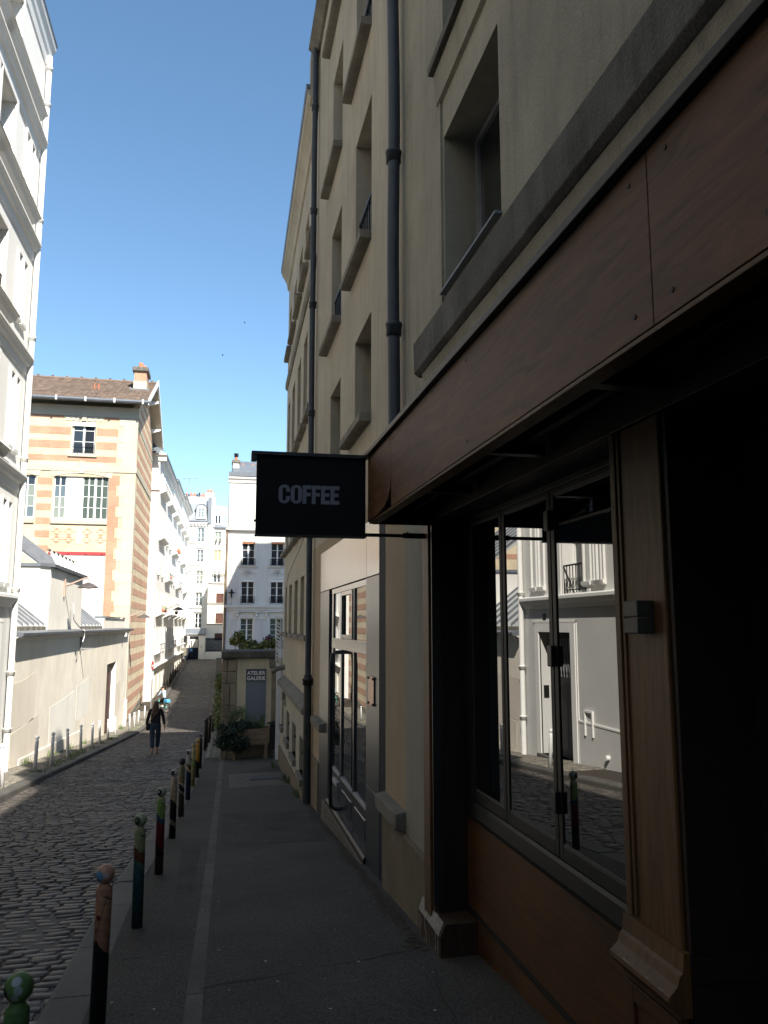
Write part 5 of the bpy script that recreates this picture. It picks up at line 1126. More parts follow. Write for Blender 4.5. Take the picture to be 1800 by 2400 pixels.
# ------------------------------------------------------------------ white row on the left beyond the school
a0 = Vector((-4.72, 63.4, 0)); a1 = Vector((-3.98, 104, 0)); ur = (a1 - a0).normalized(); nr = Vector((ur.y, -ur.x, 0))
def rowhouse(label, s0, s1, top, floors, cols, eave, gf='far_beige', front=False, mats=('white_wall', 'white_trim'), roof=True):
    org = a0 + ur * s0; fr = (org, ur, nr); L = s1 - s0
    o = thing('white_row_house', label, 'building', (org.x, org.y, zr(org.y)), 'white houses along the left of the far street')
    n = cols; wd = .95; ops = []
    for z0, z1 in floors:
        for k in range(n):
            u = L * (k + .5) / n; ops.append((u - wd / 2, u + wd / 2, z0, z1))
    zb_ = -3.15
    part(o, 'wall', mats[0], lambda b: b.wall(0, L - .01, zb_, top, ops, .25, 0, 6), fr)
    gops = [(L * (k + .5) / n - .5, L * (k + .5) / n + .5, -5.9, -3.7) for k in range(n)]
    part(o, 'lower_wall', gf, lambda b: b.wall(0, L - .01, -6.6, zb_, gops, .25, -.01, 6), fr)
    for q in gops: part(o, 'door_leaf', 'white_shutter' if random.random() < .6 else 'blue_panel', lambda b: b.box(*q, -.24, -.2), fr)
    part(o, 'base_band', mats[1], lambda b: b.profile([(0, zb_ - .12), (.12, zb_ - .06), (.30, zb_ + .05), (.30, zb_ + .16), (0, zb_ + .2)], 0, L - .02), fr)
    for q in ops:
        window(o, fr, *q, -.18, 2, 3, 'white_paint', 'glass_far' if random.random() < .6 else 'glass_curtain', .05)
        part(o, 'shutter', 'white_shutter', lambda b: (b.box(q[0] - .48, q[0] - .02, q[2] + .02, q[3] - .02, .01, .05),), fr)
        part(o, 'shutter', 'white_shutter', lambda b: (b.box(q[1] + .02, q[1] + .48, q[2] + .02, q[3] - .02, .01, .05),), fr)
        part(o, 'sill', mats[1], lambda b: b.box(q[0] - .1, q[1] + .1, q[2] - .09, q[2], -.1, .16), fr)
    for k, (z0, z1) in enumerate(floors):
        for c in range(0, n, 2):
            q0 = L * (c + .5) / n - .75; q1 = min(L - .15, L * (c + 1.5) / n + .75)
            if (k + c) % 3 != 2:
                sl = part(o, 'balcony', mats[1], lambda b: b.profile([(0, z0 - .34), (.20, z0 - .26), (.42, z0 - .14), (.42, z0 - .03), (0, z0 - .03)], q0, q1), fr)
                if (k + c) % 4 == 0: railing(sl, fr, q0, q1, z0 - .02, .5, .38, .4, 'steel_grey', False)
    part(o, 'cornice', mats[1], lambda b: b.profile([(0, top - .45), (.08, top - .42), (.14, top - .2), (.34, top - .08), (.40, top + .05), (0, top + .1)], -.02, L - .02), fr)
    for k in range(int(L / .55)): part(o, 'modillion', mats[1], lambda b: b.box(.2 + k * .55, .34 + k * .55, top - .30, top - .10, .08, .28), fr)
    part(o, 'gutter', 'gutter', lambda b: b.profile([(.2, top + .1), (.46, top + .06), (.48, top + .18), (.2, top + .2)], -.03, L - .02), fr)
    if roof: part(o, 'roof', 'zinc', lambda b: b.profile([(.2, top + .15), (-1.6, top + 1.6), (-6, top + 1.8), (-6, top)], 0, L - .02), fr)
    return o, fr
fls = [(-1.9, -.2), (1.0, 2.7), (4.0, 5.7), (6.9, 8.6), (10.6, 12.1)]
r1, fr1 = rowhouse('white house next to the striped brick gable, blank end wall facing the viewer', 0, 14, 13.1, fls, 4, 13.1)
# its blank end wall toward the camera
FE = ((0, 63.35, 0), (1, 0, 0), (0, -1, 0))
part(r1, 'end_wall', 'white_wall', lambda b: b.box(-12, -4.73, -6.6, 13.0, -.5, 0), FE)
part(r1, 'end_cornice', 'white_trim', lambda b: (b.profile([(0, 12.6), (.10, 12.66), (.12, 12.95), (.30, 13.1), (.32, 13.22), (0, 13.25)], -12, -4.25), b.box(-12, -4.62, 10.35, 10.45, 0, .14)), FE)
part(r1, 'end_roof', 'zinc', lambda b: b.add([(-12, 62.2, 13.2), (-4.3, 62.2, 13.2), (-6.4, 65, 14.9), (-12, 65, 14.9)], [(0, 1, 2, 3)]))
chm = part(r1, 'chimney', 'white_wall', lambda b: b.box(-6.1, -5.3, 13.2, 16.0, -1.6, -.6), FE)
part(chm, 'cap', 'stone_sill', lambda b: b.box(-6.2, -5.2, 16.0, 16.25, -1.7, -.5), FE)
pot(r1, (-4.30, 66.5, 1.05), .14, .24, 'terracotta', 'leaf_yellow', 60); pot(r1, (-4.28, 68.2, 1.05), .14, .24, 'iron_black', 'leaf_mid', 60); pot(r1, (-4.25, 69.5, 1.05), .12, .22, 'terracotta', 'leaf_mid', 50)
pot(r1, (-4.2, 73.5, 4.1), .13, .22, 'terracotta', 'leaf_mid', 50)
r2, fr2 = rowhouse('middle white house of the far left row', 14.02, 26.6, 13.6, fls, 4, 13.6)
pot(r2, (-3.95, 80.0, 7.0), .16, .3, 'terracotta', 'leaf_mid', 30); pot(r2, (-3.93, 82.0, 7.0), .16, .3, 'terracotta', 'leaf_mid', 30); pot(r2, (-3.95, 80.5, 1.05), .16, .3, 'iron_black', 'leaf_yellow', 60)
r3, fr3 = rowhouse('last white house of the far left row with glazed bay', 26.62, 41.4, 14.2, fls, 5, 14.2)
part(r3, 'glazed_bay', 'white_paint', lambda b: b.box(9.2, 11.0, .8, 4.6, 0, .55), fr3)
part(r3, 'bay_pane', 'glass_teal', lambda b: b.box(9.3, 10.9, 1.2, 4.4, .55, .56), fr3)
part(r3, 'bay_base', 'far_beige', lambda b: b.profile([(0, .1), (.55, .7), (.60, .8), (0, .8)], 9.1, 11.1), fr3)
part(r3, 'shop_canopy', 'stone_sill', lambda b: b.box(7.5, 10.8, -3.5, -2.7, 0, .55), fr3)
part(r3, 'lantern', 'iron_black', lambda b: b.box(7.0, 7.35, -2.0, -1.2, .3, .65), fr3)
an = thing('tv_antenna', 'thin rooftop television antenna against the sky', 'antenna', (-3.6, 105, 15))
part(an, 'mast', 'steel_grey', lambda b: b.tube([(-4.05, 104, 14.4), (-4.05, 104, 18.6)], .035, 6, local=False))
part(an, 'boom', 'steel_grey', lambda b: (b.tube([(-5.0, 104, 18.6), (-3.0, 104, 18.65)], .03, 5, local=False), b.tube([(-4.5, 104, 16.2), (-3.6, 104, 16.2)], .025, 5, local=False)))
for q in range(9): part(an, 'rod', 'steel_grey', lambda b: b.tube([(-4.9 + q * .23, 103.7, 18.6), (-4.9 + q * .23, 104.3, 18.6)], .02, 4, local=False))

# ------------------------------------------------------------------ white ornate house behind the studio wall
FH = ((0, 62, 0), (1, 0, 0), (0, -1, 0))
E_ = thing('ornate_white_house', 'white ornate house with carved panels half in shade behind the studio wall', 'building', (4, 62, -5.8))
hw = [(1.66, 2.63), (3.86, 4.86), (6.06, 7.06), (8.26, 9.26)]
opsE = [(a, e, *q) for a, e in hw for q in ((4.50, 6.36), (1.63, 3.50), (-1.2, .53))]
part(E_, 'wall', 'haussmann', lambda b: b.wall(.58, 11, -6.6, 7.3, opsE, .28, 0, 8), FH)
part(E_, 'attic_wall', 'white_wall', lambda b: b.box(.62, 11, 7.42, 11.3, -8, -.25), FH)
part(E_, 'cornice', 'white_trim', lambda b: b.profile([(0, 6.98), (.06, 7.0), (.10, 7.15), (.28, 7.22), (.32, 7.36), (-.3, 7.42)], .40, 11), FH)
part(E_, 'top_cornice', 'white_trim', lambda b: b.profile([(-.26, 10.9), (-.16, 10.95), (-.12, 11.15), (.0, 11.25), (.02, 11.38), (-.4, 11.42)], .50, 11), FH)
part(E_, 'gutter', 'zinc', lambda b: b.profile([(-.1, 11.43), (.06, 11.43), (.08, 11.75), (-.1, 11.75)], .52, 11), FH)
part(E_, 'roof', 'zinc', lambda b: b.profile([(0, 11.7), (-2, 13), (-8, 13), (-8, 11.4)], .8, 11), FH)
ch = part(E_, 'chimney', 'white_wall', lambda b: b.box(.82, 1.30, 11.4, 12.65, -2.0, -.8), FH)
part(ch, 'cap', 'stone_sill', lambda b: b.box(.74, 1.38, 12.65, 12.85, -2.1, -.7), FH)
part(ch, 'chimney_pot', 'terracotta', lambda b: b.lathe([(.13, 0), (.11, .3), (.08, .3)], 10, (1.06, 63, 12.85)))
part(ch, 'cowl', 'iron_black', lambda b: [b.lathe([(.10, z), (.20, z + .015), (.20, z + .04), (.10, z + .05)], 12, (1.06, 63, 12.85)) for z in (.30, .40, .50)])
for x in (1.6, 2.4): part(E_, 'chimney_pot', 'terracotta', lambda b: b.lathe([(.10, 0), (.09, .5), (.07, .5)], 10, (x, 63.5, 12.2)))
part(E_, 'floor_band', 'white_trim', lambda b: b.profile([(0, 1.10), (.06, 1.14), (.08, 1.28), (.22, 1.34), (.25, 1.50), (0, 1.56)], .45, 11), FH)
for k in range(30):      # rusticated courses at the corner
    z0 = -5.5 + k * .42
    if z0 > 6.4: break
    if 1.0 < z0 + .3 < 1.6: continue
    part(E_, 'rustic_block', 'haussmann', lambda b: b.box(.585, 1.02 if k % 2 else 1.14, z0, z0 + .395, -.02, .035), FH, .008)
part(E_, 'edge_plank', 'wood_plank', lambda b: b.tube([(.48, -5.6, .06), (.49, -2, .05), (.50, 2, .06), (.52, 7.4, .05)], .10, 6), FH)
for a, e in hw:
    for z0, z1, kind in ((4.50, 6.36, 'u'), (1.63, 3.50, 'm'), (-1.2, .53, 'g')):
        window(E_, FH, a, e, z0, z1, -.2, 2, 3 if kind != 'g' else 4, 'white_paint', 'glass_far' if kind != 'g' else 'glass_green', .06, mull=.11)
        part(E_, 'casing', 'white_trim', lambda b: (b.box(a - .18, a, z0, z1, -.02, .04), b.box(e, e + .18, z0, z1, -.02, .04), b.box(a - .18, e + .18, z1, z1 + .1, -.02, .038)), FH)
        if kind != 'g': railing(E_, FH, a - .04, e + .04, z0, .52, .14, .10)
    part(E_, 'roller_box', 'roller_box', lambda b: b.box(a, e, 6.20, 6.36, -.12, .0), FH)
    part(E_, 'roller_box', 'white_paint', lambda b: b.box(a, e, 3.28, 3.48, -.12, .02), FH)
    part(E_, 'sill', 'white_trim', lambda b: b.profile([(0, 4.32), (.08, 4.36), (.16, 4.44), (.18, 4.50), (0, 4.50)], a - .2, e + .2), FH)
    def cart(b):
        c = (a + e) / 2
        for i in range(20):
            t = 2 * math.pi * i / 20; t1 = 2 * math.pi * (i + 1) / 20
            b.tube([(c + .16 * math.cos(t), 3.98 + .22 * math.sin(t), .04), (c + .16 * math.cos(t1), 3.98 + .22 * math.sin(t1), .04)], .03, 5)
        b.tube([(c - .05, 3.86, .04), (c + .05, 4.0, .06), (c - .02, 4.12, .05)], .05, 6)
        for s_ in (-1, 1):
            b.tube([(c + s_ * .18, 4.12, .03), (c + s_ * .34, 3.98, .05), (c + s_ * .52, 3.88, .03)], [.03, .06, .02], 6); b.tube([(c + s_ * .14, 4.22, .03), (c + s_ * .3, 4.18, .05)], .03, 6)
        b.tube([(c - .14, 4.22, .04), (c, 4.27, .05), (c + .14, 4.22, .04)], .03, 6)
    part(E_, 'carved_cartouche', 'white_trim', cart, FH)
    def brk(b):
        for q in (a - .34, e + .14):
            b.profile([(0, .62), (.05, .64), (.10, .80), (.22, .96), (.24, 1.10), (0, 1.10)], q, q + .20); b.ball((q + .1, 62 - .12, .72), .09, 8)
        b.box(a - .02, e + .02, .66, .98, 0, .03)
        b.box(a - .45, e + .45, 1.02, 1.10, 0, .24)
    part(E_, 'bracket_pair', 'white_trim', brk, FH)
    for s0 in (a - .62, e + .10):
        sh_ = part(E_, 'shutter', 'white_shutter', lambda b: (b.box(s0, s0 + .05, -1.9, .50, .01, .06), b.box(s0 + .47, s0 + .52, -1.9, .50, .01, .06), b.box(s0 + .05, s0 + .47, .45, .50, .01, .06), b.box(s0 + .05, s0 + .47, -.70, -.62, .01, .06), b.box(s0 + .05, s0 + .47, -1.9, -1.84, .01, .06)), FH)
        part(sh_, 'louvres', 'white_shutter', lambda b: [b.profile([(.015, -1.80 + i * .075), (.05, -1.80 + i * .075), (.03, -1.735 + i * .075)], s0 + .05, s0 + .47) for i in range(29)], FH)
for (a, e) in ((2.95, 3.55),): part(E_, 'pilaster_panel', 'white_trim', lambda b: (b.box(a, a + .03, 1.7, 6.3, 0, .015), b.box(e, e + .03, 1.7, 6.3, 0, .015)), FH)
railing(E_, FH, 3.6, 5.6, -1.75, .62, .25, .12, 'iron_black', False, 'balcony_rail')
sl_ = thing('house_lantern', 'dark disc-shaded lantern on the corner of the ornate white house', 'street lamp', (.92, 61.8, 1.9))
part(sl_, 'shade', 'iron_black', lambda b: b.lathe([(0, .28), (.06, .27), (.08, .12), (.28, 0), (.28, -.03), (0, .02)], 14, (.95, 61.6, 2.42)))
part(sl_, 'bulb_housing', 'iron_black', lambda b: b.lathe([(0, 0), (.06, 0), (.06, -.32), (0, -.34)], 10, (.95, 61.6, 2.42)))
part(sl_, 'arm', 'iron_black', lambda b: (b.tube([(.95, 61.6, 2.7), (.95, 62, 2.62)], .02, 5, local=False), b.tube([(.95, 61.97, 2.6), (.95, 61.97, 1.5)], .012, 5, local=False)))
# link block uphill to the end of the street
part(E_, 'rear_wing', 'far_beige', lambda b: b.box(.60, 8, -6, 6.0, -38, -8.001), FH)

# ------------------------------------------------------------------ buildings closing the street
FN = ((0, 108, 0), (1, 0, 0), (0, -1, 0))
N1 = thing('mansard_building', 'white building closing the street with grey mansard, dormers and a row of chimney pots', 'building', (-3.4, 108, -4.3))
nc = [(-4.92, -4.10), (-2.92, -2.10)]
opsN = [(a, e, *q) for a, e in nc for q in ((10.9, 12.78), (8.24, 9.90), (5.36, 7.08), (2.55, 4.22), (-.35, 1.58))]
part(N1, 'wall', 'white_wall', lambda b: b.wall(-9, -1.72, -5, 13.3, opsN, .25, 0, 8), FN)
for q in opsN:
    window(N1, FN, *q, -.16, 2, 3, 'white_paint', random.choice(['glass_far', 'glass_teal', 'glass_curtain']), .05, mull=.12)
    railing(N1, FN, q[0], q[1], q[2], .45, .06, .14, 'steel_grey' if q[2] > 5 else 'iron_black', False)
    part(N1, 'hood', 'white_trim', lambda b: b.box(q[0] - .2, q[1] + .2, q[3] + .18, q[3] + .26, 0, .14), FN)
for z in (10.72, 7.85, 5.05, 2.25, -.6): part(N1, 'string_course', 'white_trim', lambda b: b.box(-9, -1.75, z, z + .14, 0, .12), FN)
part(N1, 'cornice', 'white_trim', lambda b: b.profile([(0, 12.95), (.1, 13.0), (.12, 13.2), (.35, 13.3), (.35, 13.45), (0, 13.5)], -9, -1.72), FN)
for k in range(8): part(N1, 'modillion', 'white_trim', lambda b: b.box(-5.0 + k * .42, -4.8 + k * .42, 13.08, 13.25, .1, .3), FN)
part(N1, 'gutter', 'gutter', lambda b: b.box(-9, -1.72, 13.5, 13.68, .1, .35), FN)
part(N1, 'mansard', 'zinc', lambda b: b.profile([(.05, 13.6), (-.75, 16.1), (-5, 16.8), (-8, 16.8), (-8, 13.4)], -9, -1.75), FN)
for a, e in ((-5.2, -4.02), (-3.15, -1.92)):
    dm = part(N1, 'dormer', 'white_trim', lambda b: b.prism([(a, 13.95), (a, 15.5)] + arcp((a + e) / 2, 15.5, (e - a) / 2, .32, 180, 0, 8)[1:-1] + [(e, 15.5), (e, 13.95)], -1.6, .1), FN)
    window(dm, FN, a + .22, e - .22, 14.1, 15.45, .16, 2, 3, 'white_paint', 'glass_teal', .07, mull=.14)
    part(dm, 'dormer_hood', 'zinc', lambda b: b.prism(arcp((a + e) / 2, 15.52, (e - a) / 2 + .1, .42, 180, 0, 8) + arcp((a + e) / 2, 15.52, (e - a) / 2 - .02, .33, 0, 180, 8), -1.6, .2), FN)
ch = part(N1, 'chimney_stack', 'white_wall', lambda b: b.box(-4.75, -2.1, 16, 17.35, -3.4, -2.8), FN)
for k in range(10): part(ch, 'chimney_pot', 'terracotta' if k not in (1, 5, 6) else 'iron_black', lambda b: b.lathe([(.13, 0), (.10, .62 if k % 2 == 0 else .40), (.07, .62 if k % 2 == 0 else .40)], 9, (-4.62 + k * .275, 111.1, 17.35)))
ch = part(N1, 'chimney_stack', 'white_wall', lambda b: (b.box(-2.05, -.95, 12.5, 17.6, -1.6, -.5), b.box(-1.6, -.8, 12.5, 16.9, -.5, -.1)), FN)
part(ch, 'zinc_flue', 'zinc', lambda b: b.box(-1.72, -1.2, 13.4, 16.9, -.12, .12), FN)
for k in range(2): part(ch, 'chimney_pot', 'terracotta', lambda b: b.lathe([(.16, 0), (.14, .5), (.10, .5)], 9, (-1.75 + k * .4, 109, 17.6)))
part(N1, 'party_pilaster', 'white_wall', lambda b: b.box(-1.74, -1.0, -5, 12.5, -1, .12), FN)
N2 = thing('flower_window_building', 'white building at the street end with red flowers on a window ledge', 'building', (1, 108.4, -4.3))
FM = ((0, 108.3, 0), (1, 0, 0), (0, -1, 0)); op2 = [(-.72, .16, *q) for q in ((10.85, 12.4), (8.45, 9.92), (5.6, 7.1))] + [(1.6, 2.5, 8.45, 9.92)]
part(N2, 'wall', 'white_wall', lambda b: b.wall(-.99, 6, -5, 12.8, op2, .25, 0, 8), FM)
window(N2, FM, -.72, .16, 10.85, 12.4, -.16, 2, 2, 'white_paint', 'glass_curtain', .05); window(N2, FM, -.72, .16, 8.45, 9.92, -.16, 2, 3, 'white_paint', 'wood_window', .05, mull=.12); window(N2, FM, -.72, .16, 5.6, 7.1, -.16, 2, 3, 'white_paint', 'glass_far', .05, mull=.12); window(N2, FM, 1.6, 2.5, 8.45, 9.92)
for z in (10.7, 8.25, 5.4): part(N2, 'string_course', 'far_beige', lambda b: b.box(-.98, 6, z, z + .10, 0, .1), FM)
part(N2, 'awning_bar', 'far_beige', lambda b: b.box(-1.1, 1.2, 6.72, 6.86, .05, .5), FM)
part(N2, 'gutter', 'gutter', lambda b: b.box(-.98, 6, 12.8, 12.95, 0, .3), FM)
part(N2, 'mansard', 'zinc', lambda b: b.profile([(.05, 12.9), (-.8, 16.0), (-8, 16.6), (-8, 12.8)], -.95, 6), FM)
dm = part(N2, 'dormer', 'white_trim', lambda b: b.prism([(-.95, 13.2), (-.95, 14.7)] + arcp(-.35, 14.7, .6, .2, 180, 0, 6)[1:-1] + [(.25, 14.7), (.25, 13.2)], -1.4, .1), FM)
window(dm, FM, -.75, .05, 13.35, 14.6, .16, 2, 1, 'white_paint', 'glass_far', .07, mull=.14)
for k in range(2): pot(N2, (-.55 + k * .5, 108.05, 10.78), .14, .2, 'iron_black', 'leaf_mid', 40, 'flower_pot', 'flower_red')
# grey lower block, gate, pier, fence
N3 = thing('grey_end_block', 'low grey-beige block with brown shuttered openings at the street end', 'building', (1, 106, -4.3))
FQ = ((0, 106, 0), (1, 0, 0), (0, -1, 0)); op3 = [(-.30, .95, 2.86, 4.1), (-.32, .95, .26, 1.56), (-.35, .95, -1.9, -1.0)]
part(N3, 'wall', 'far_beige', lambda b: b.wall(-1.35, 5, -5, 5.3, op3, .2, 0, 2), FQ)
for q in op3: part(N3, 'shutter', 'door_brown', lambda b: b.box(*q, -.18, -.12), FQ)
for z in (5.3, 2.72, .12): part(N3, 'ledge', 'stone_sill', lambda b: b.box(-1.4, 5, z, z + .12, -.3, .1), FQ)
N4 = thing('gatehouse', 'small beige gatehouse with zinc roof beside the dark gate at the street end', 'shed', (-2, 104.6, -4.25))
FT = ((0, 104.6, 0), (1, 0, 0), (0, -1, 0))
part(N4, 'wall', 'far_beige', lambda b: b.wall(-4.0, -1.42, -5, -1.05, [(-3.4, -2.35, -1.75, -1.35)], .2, 0, 1.2), FT)
part(N4, 'window_slot', 'glass_far', lambda b: b.box(-3.4, -2.35, -1.75, -1.35, -.19, -.15), FT)
part(N4, 'roof', 'zinc', lambda b: b.profile([(.25, -1.1), (.2, -1.0), (-1.2, -.35), (-1.2, -1.05)], -4.1, -1.38), FT)
N5 = thing('dark_gate', 'dark metal double gate at the end of the street', 'gate', (-3.1, 104, -4.25))
FU = ((0, 104, 0), (1, 0, 0), (0, -1, 0))
part(N5, 'leaf', 'navy_dark', lambda b: b.box(-3.95, -3.15, -4.4, -2.75, -.05, 0), FU); part(N5, 'leaf', 'navy_dark', lambda b: b.box(-3.13, -2.32, -4.4, -2.75, -.05, 0), FU)
for k in range(12): part(N5, 'bar', 'iron_black', lambda b: b.box(-3.92 + k * .14, -3.90 + k * .14, -2.75, -1.95 + .012 * abs(k - 5.5) ** 1.6, -.03, -.01), FU)
part(N5, 'post', 'iron_black', lambda b: (b.box(-2.34, -2.27, -4.4, -1.65, -.05, .02), b.box(-3.2, -3.1, -4.4, -1.9, -.06, .02)), FU)
part(N5, 'notice', 'bag_blue', lambda b: b.box(-3.2, -2.98, -3.2, -2.9, .021, .03), FU)
N6 = thing('gate_pier', 'pale rendered pier between the dark gate and the slatted fence', 'pier', (-1.9, 104, -4.25))
part(N6, 'shaft', 'far_beige', lambda b: b.box(-2.26, -1.50, -4.5, -1.25, -.4, .05), FU); part(N6, 'cap', 'stone_sill', lambda b: b.box(-2.32, -1.44, -1.25, -1.12, -.45, .1), FU)
part(N6, 'intercom', 'frame_dark', lambda b: b.box(-1.96, -1.9, -2.75, -2.55, .05, .08), FU)
N7 = thing('slatted_fence', 'dark vertical-slat fence right of the pale pier', 'fence', (-.2, 104, -4.2))
for k in range(26): part(N7, 'slat', 'navy_dark', lambda b: b.box(-1.40 + k * .10, -1.32 + k * .10, -3.25, -1.55, -.03, 0), FU)
part(N7, 'rail', 'iron_black', lambda b: (b.box(-1.42, 1.25, -1.75, -1.68, -.06, -.03), b.box(-1.42, 1.25, -3.15, -3.08, -.06, -.03)), FU)
part(N7, 'base_wall', 'far_beige', lambda b: b.box(-1.42, 1.3, -4.6, -3.25, -.2, 0), FU)

# ------------------------------------------------------------------ bollards
PROF = [(.043, 0), (.043, .725), (.040, .735), (.030, .742), (.028, .755)]
def ballprof(r=.051, zc=.803, n=10): return [(r * math.sin(math.pi * i / n), zc - r * math.cos(math.pi * i / n)) for i in range(1, n + 1)]
def bmesh_(sc=1.0):
    b = MB(); b.lathe([(0, 0)] + PROF + ballprof() , 20); 
    for i in range(len(b.v)): b.v[i] = tuple(c * sc for c in b.v[i])
    return b
def motif(c1, c2): return [((-.028, -.046, .808), .034, c1), ((-.034, -.050, .810), .016, c2)]
SKN = (.30, .15, .085); TAN = (.30, .22, .15); OLV = (.22, .21, .11); BLK = (.008, .008, .010)
styles = [
    ('green bollard with white and black paint on its ball, nearest the camera', painted('paint_green', None, [(0, (.035, .085, .022)), (.3, (.045, .11, .028)), (.62, (.06, .13, .035))], (.085, .155, .045), [((-.002, -.040, .838), .020, (.26, .29, .30)), ((.008, -.049, .806), .017, (.24, .27, .28)), ((-.004, -.048, .778), .016, (.22, .25, .26)), ((-.044, -.024, .790), .022, BLK)])),
    ('bollard with pinkish-tan top, dark red spot and black lower half', painted('paint_pink', None, [(0, BLK), (.50, BLK), (.505, SKN), (.75, SKN)], (.36, .20, .13), [((-.032, -.040, .800), .032, (.10, .22, .30)), ((.012, -.049, .805), .016, (.35, .30, .30)), ((-.022, -.040, .585), .016, (.10, .01, .01))])),
    ('bollard with olive top, rust band and teal lower part', painted('paint_teal', None, [(0, (.02, .06, .065)), (.45, (.03, .085, .09)), (.53, (.06, .10, .09)), (.57, (.09, .03, .01)), (.66, (.17, .18, .09))], (.22, .25, .15), motif((.02, .05, .03), (.10, .12, .08)))),
    ('bollard with lime green top, red middle and brown foot', painted('paint_red', None, [(0, (.05, .038, .028)), (.26, (.012, .008, .010)), (.34, (.12, .008, .014)), (.58, (.02, .05, .08)), (.64, (.13, .21, .05)), (.78, (.20, .22, .12))], (.26, .27, .18), motif(BLK, (.45, .45, .45)))),
    ('bollard with beige top over black with a pale smear near its foot', painted('paint_beige', None, [(0, BLK), (.22, TAN), (.30, BLK), (.52, TAN), (.7, (.33, .25, .17))], (.36, .32, .26), motif(BLK, (.05, .03, .03)))),
    ('dark olive bollard with small orange and white marks', painted('paint_olive', None, [(0, (.05, .042, .022)), (.42, (.25, .24, .20)), (.46, BLK), (.52, (.32, .30, .26)), (.57, (.22, .10, .03)), (.61, (.15, .13, .06))], (.03, .032, .032), motif(BLK, (.35, .38, .40)))),
    ('dark blue bollard with grey and beige upper half', painted('paint_blue', None, [(0, (.010, .022, .055)), (.55, (.34, .25, .17)), (.62, (.05, .03, .02)), (.68, (.26, .24, .21))], (.38, .36, .34), motif(BLK, (.05, .05, .06)))),
    ('pale yellow-green bollard with a thin black ring', painted('paint_lime', None, [(0, (.27, .25, .12)), (.46, (.19, .27, .09)), (.58, BLK), (.596, (.31, .27, .15))], (.30, .26, .15), [((0, -.02, .86), .03, BLK)])),
    ('orange-yellow bollard with a black foot', painted('paint_orange', None, [(0, BLK), (.44, (.36, .20, .03)), (.8, (.38, .24, .06))], (.42, .29, .12), [((.05, -.04, .73), .035, (.40, .20, .12))])),
    ('black bollard with grey ball, last of the painted row', painted('paint_black', None, [(0, BLK), (.5, (.014, .013, .013))], (.22, .20, .18), motif(BLK, (.02, .02, .02)))),
]
ys_ = [3.32, 4.87, 6.88, 8.82, 10.95, 12.86, 14.85, 17.0, 18.75, 21.05]; xs_ = [-.680, -.575, -.55, -.515, -.49, -.46, -.425, -.40, -.352, -.333]
for (lab, m_), y, x in zip(styles, ys_, xs_):
    zb_ = zsr(x, y) if y > 4 else -2.10
    o = bmesh_(1.0).build('painted_bollard', m_); o.location = (x, y, zb_ - .005); o.rotation_euler = (R(random.uniform(-1, 1)), R(random.uniform(-.8, .8)), 0)
    tag(o, lab, 'bollard', 'painted bollards along the right pavement')
# slim dark posts further down on the right
def dark_post():
    b = MB(); b.lathe([(0, 0), (.045, 0), (.045, .88), (.03, .90), (.03, .915), (.05, .93), (.055, .96), (.04, 1.0), (0, 1.01)], 14); return b
nm = ['first', 'second', 'third', 'fourth', 'fifth', 'sixth', 'seventh', 'eighth', 'ninth', 'tenth', 'eleventh', 'twelfth']
dpm = dark_post(); dme = None
for k, (x, y) in enumerate(((-.30, 27.9), (-.27, 29.7), (-.20, 32.3), (-.18, 34.1), (-.10, 41.0), (-.08, 43.0), (-.02, 46.5))):
    o = dpm.build('dark_bollard', 'bollard_brown') if dme is None else link('dark_bollard', dme); dme = o.data
    o.location = (x, y, zsr(x, y)); tag(o, nm[k] + ' slim dark bollard past the plank planter, counted from the camera', 'bollard', 'dark bollards on the right below the garden wall')
# white ball-topped posts on the left
wme = None
lp = [(-4.24, 18.3), (-4.32, 21.8), (-4.27, 23.6), (-4.29, 26.2), (-4.44, 29.6), (-4.30, 31.2), (-4.42, 34.1), (-4.42, 36.6), (-4.55, 40.3), (-4.42, 45.6), (-4.4, 47.9), (-4.42, 50.2), (-4.35, 53.5)]
whm = bmesh_(1.06)
for k, (x, y) in enumerate(lp):
    o = whm.build('white_bollard', 'bollard_white') if wme is None else link('white_bollard', wme); wme = o.data
    o.location = (x, y, zsl(x, y) - .01); o.rotation_euler = (R(random.uniform(-1.5, 1.5)), R(random.uniform(1, 4)), random.random() * 6)
    ordn = (nm + ['thirteenth'])[k]; tag(o, ordn + ' white ball-topped bollard from the left edge along the low wall', 'bollard', 'white bollards on the left pavement')
# dark posts up the far left pavement
for k, y in enumerate((66, 69, 72, 75, 78.5, 82, 85.5, 89, 92.5, 96)):
    x = kL(y) - .32; o = link('dark_bollard', dme); o.location = (x, y, zsl(x, y)); tag(o, nm[k] + ' dark bollard up the far left kerb, counted from the cyclist', 'bollard', 'dark bollards on the far left kerb')

# ------------------------------------------------------------------ road sign on the left beyond the school
RS = thing('road_sign', 'edge-on round red road sign with plate on a tall dark post', 'road sign', (-4.42, 59.5, zsl(-4.42, 59.5)))
part(RS, 'post', 'steel_grey', lambda b: b.tube([(-4.42, 59.5, -6.0), (-4.42, 59.5, -2.5)], .04, 8, local=False))
FZ = ((-4.42, 59.45, 0), (math.cos(R(78)), math.sin(R(78)), 0), (math.sin(R(78)), -math.cos(R(78)), 0))
part(RS, 'disc', 'sign_red', lambda b: b.prism(arcp(0, -2.80, .32, .32, 0, 345, 23), 0, .02), FZ)
part(RS, 'disc_bar', 'white_paint', lambda b: b.box(-.2, .2, -2.86, -2.74, .021, .024), FZ)
part(RS, 'plate', 'white_paint', lambda b: b.box(-.32, .32, -3.75, -3.2, 0, .02), FZ)
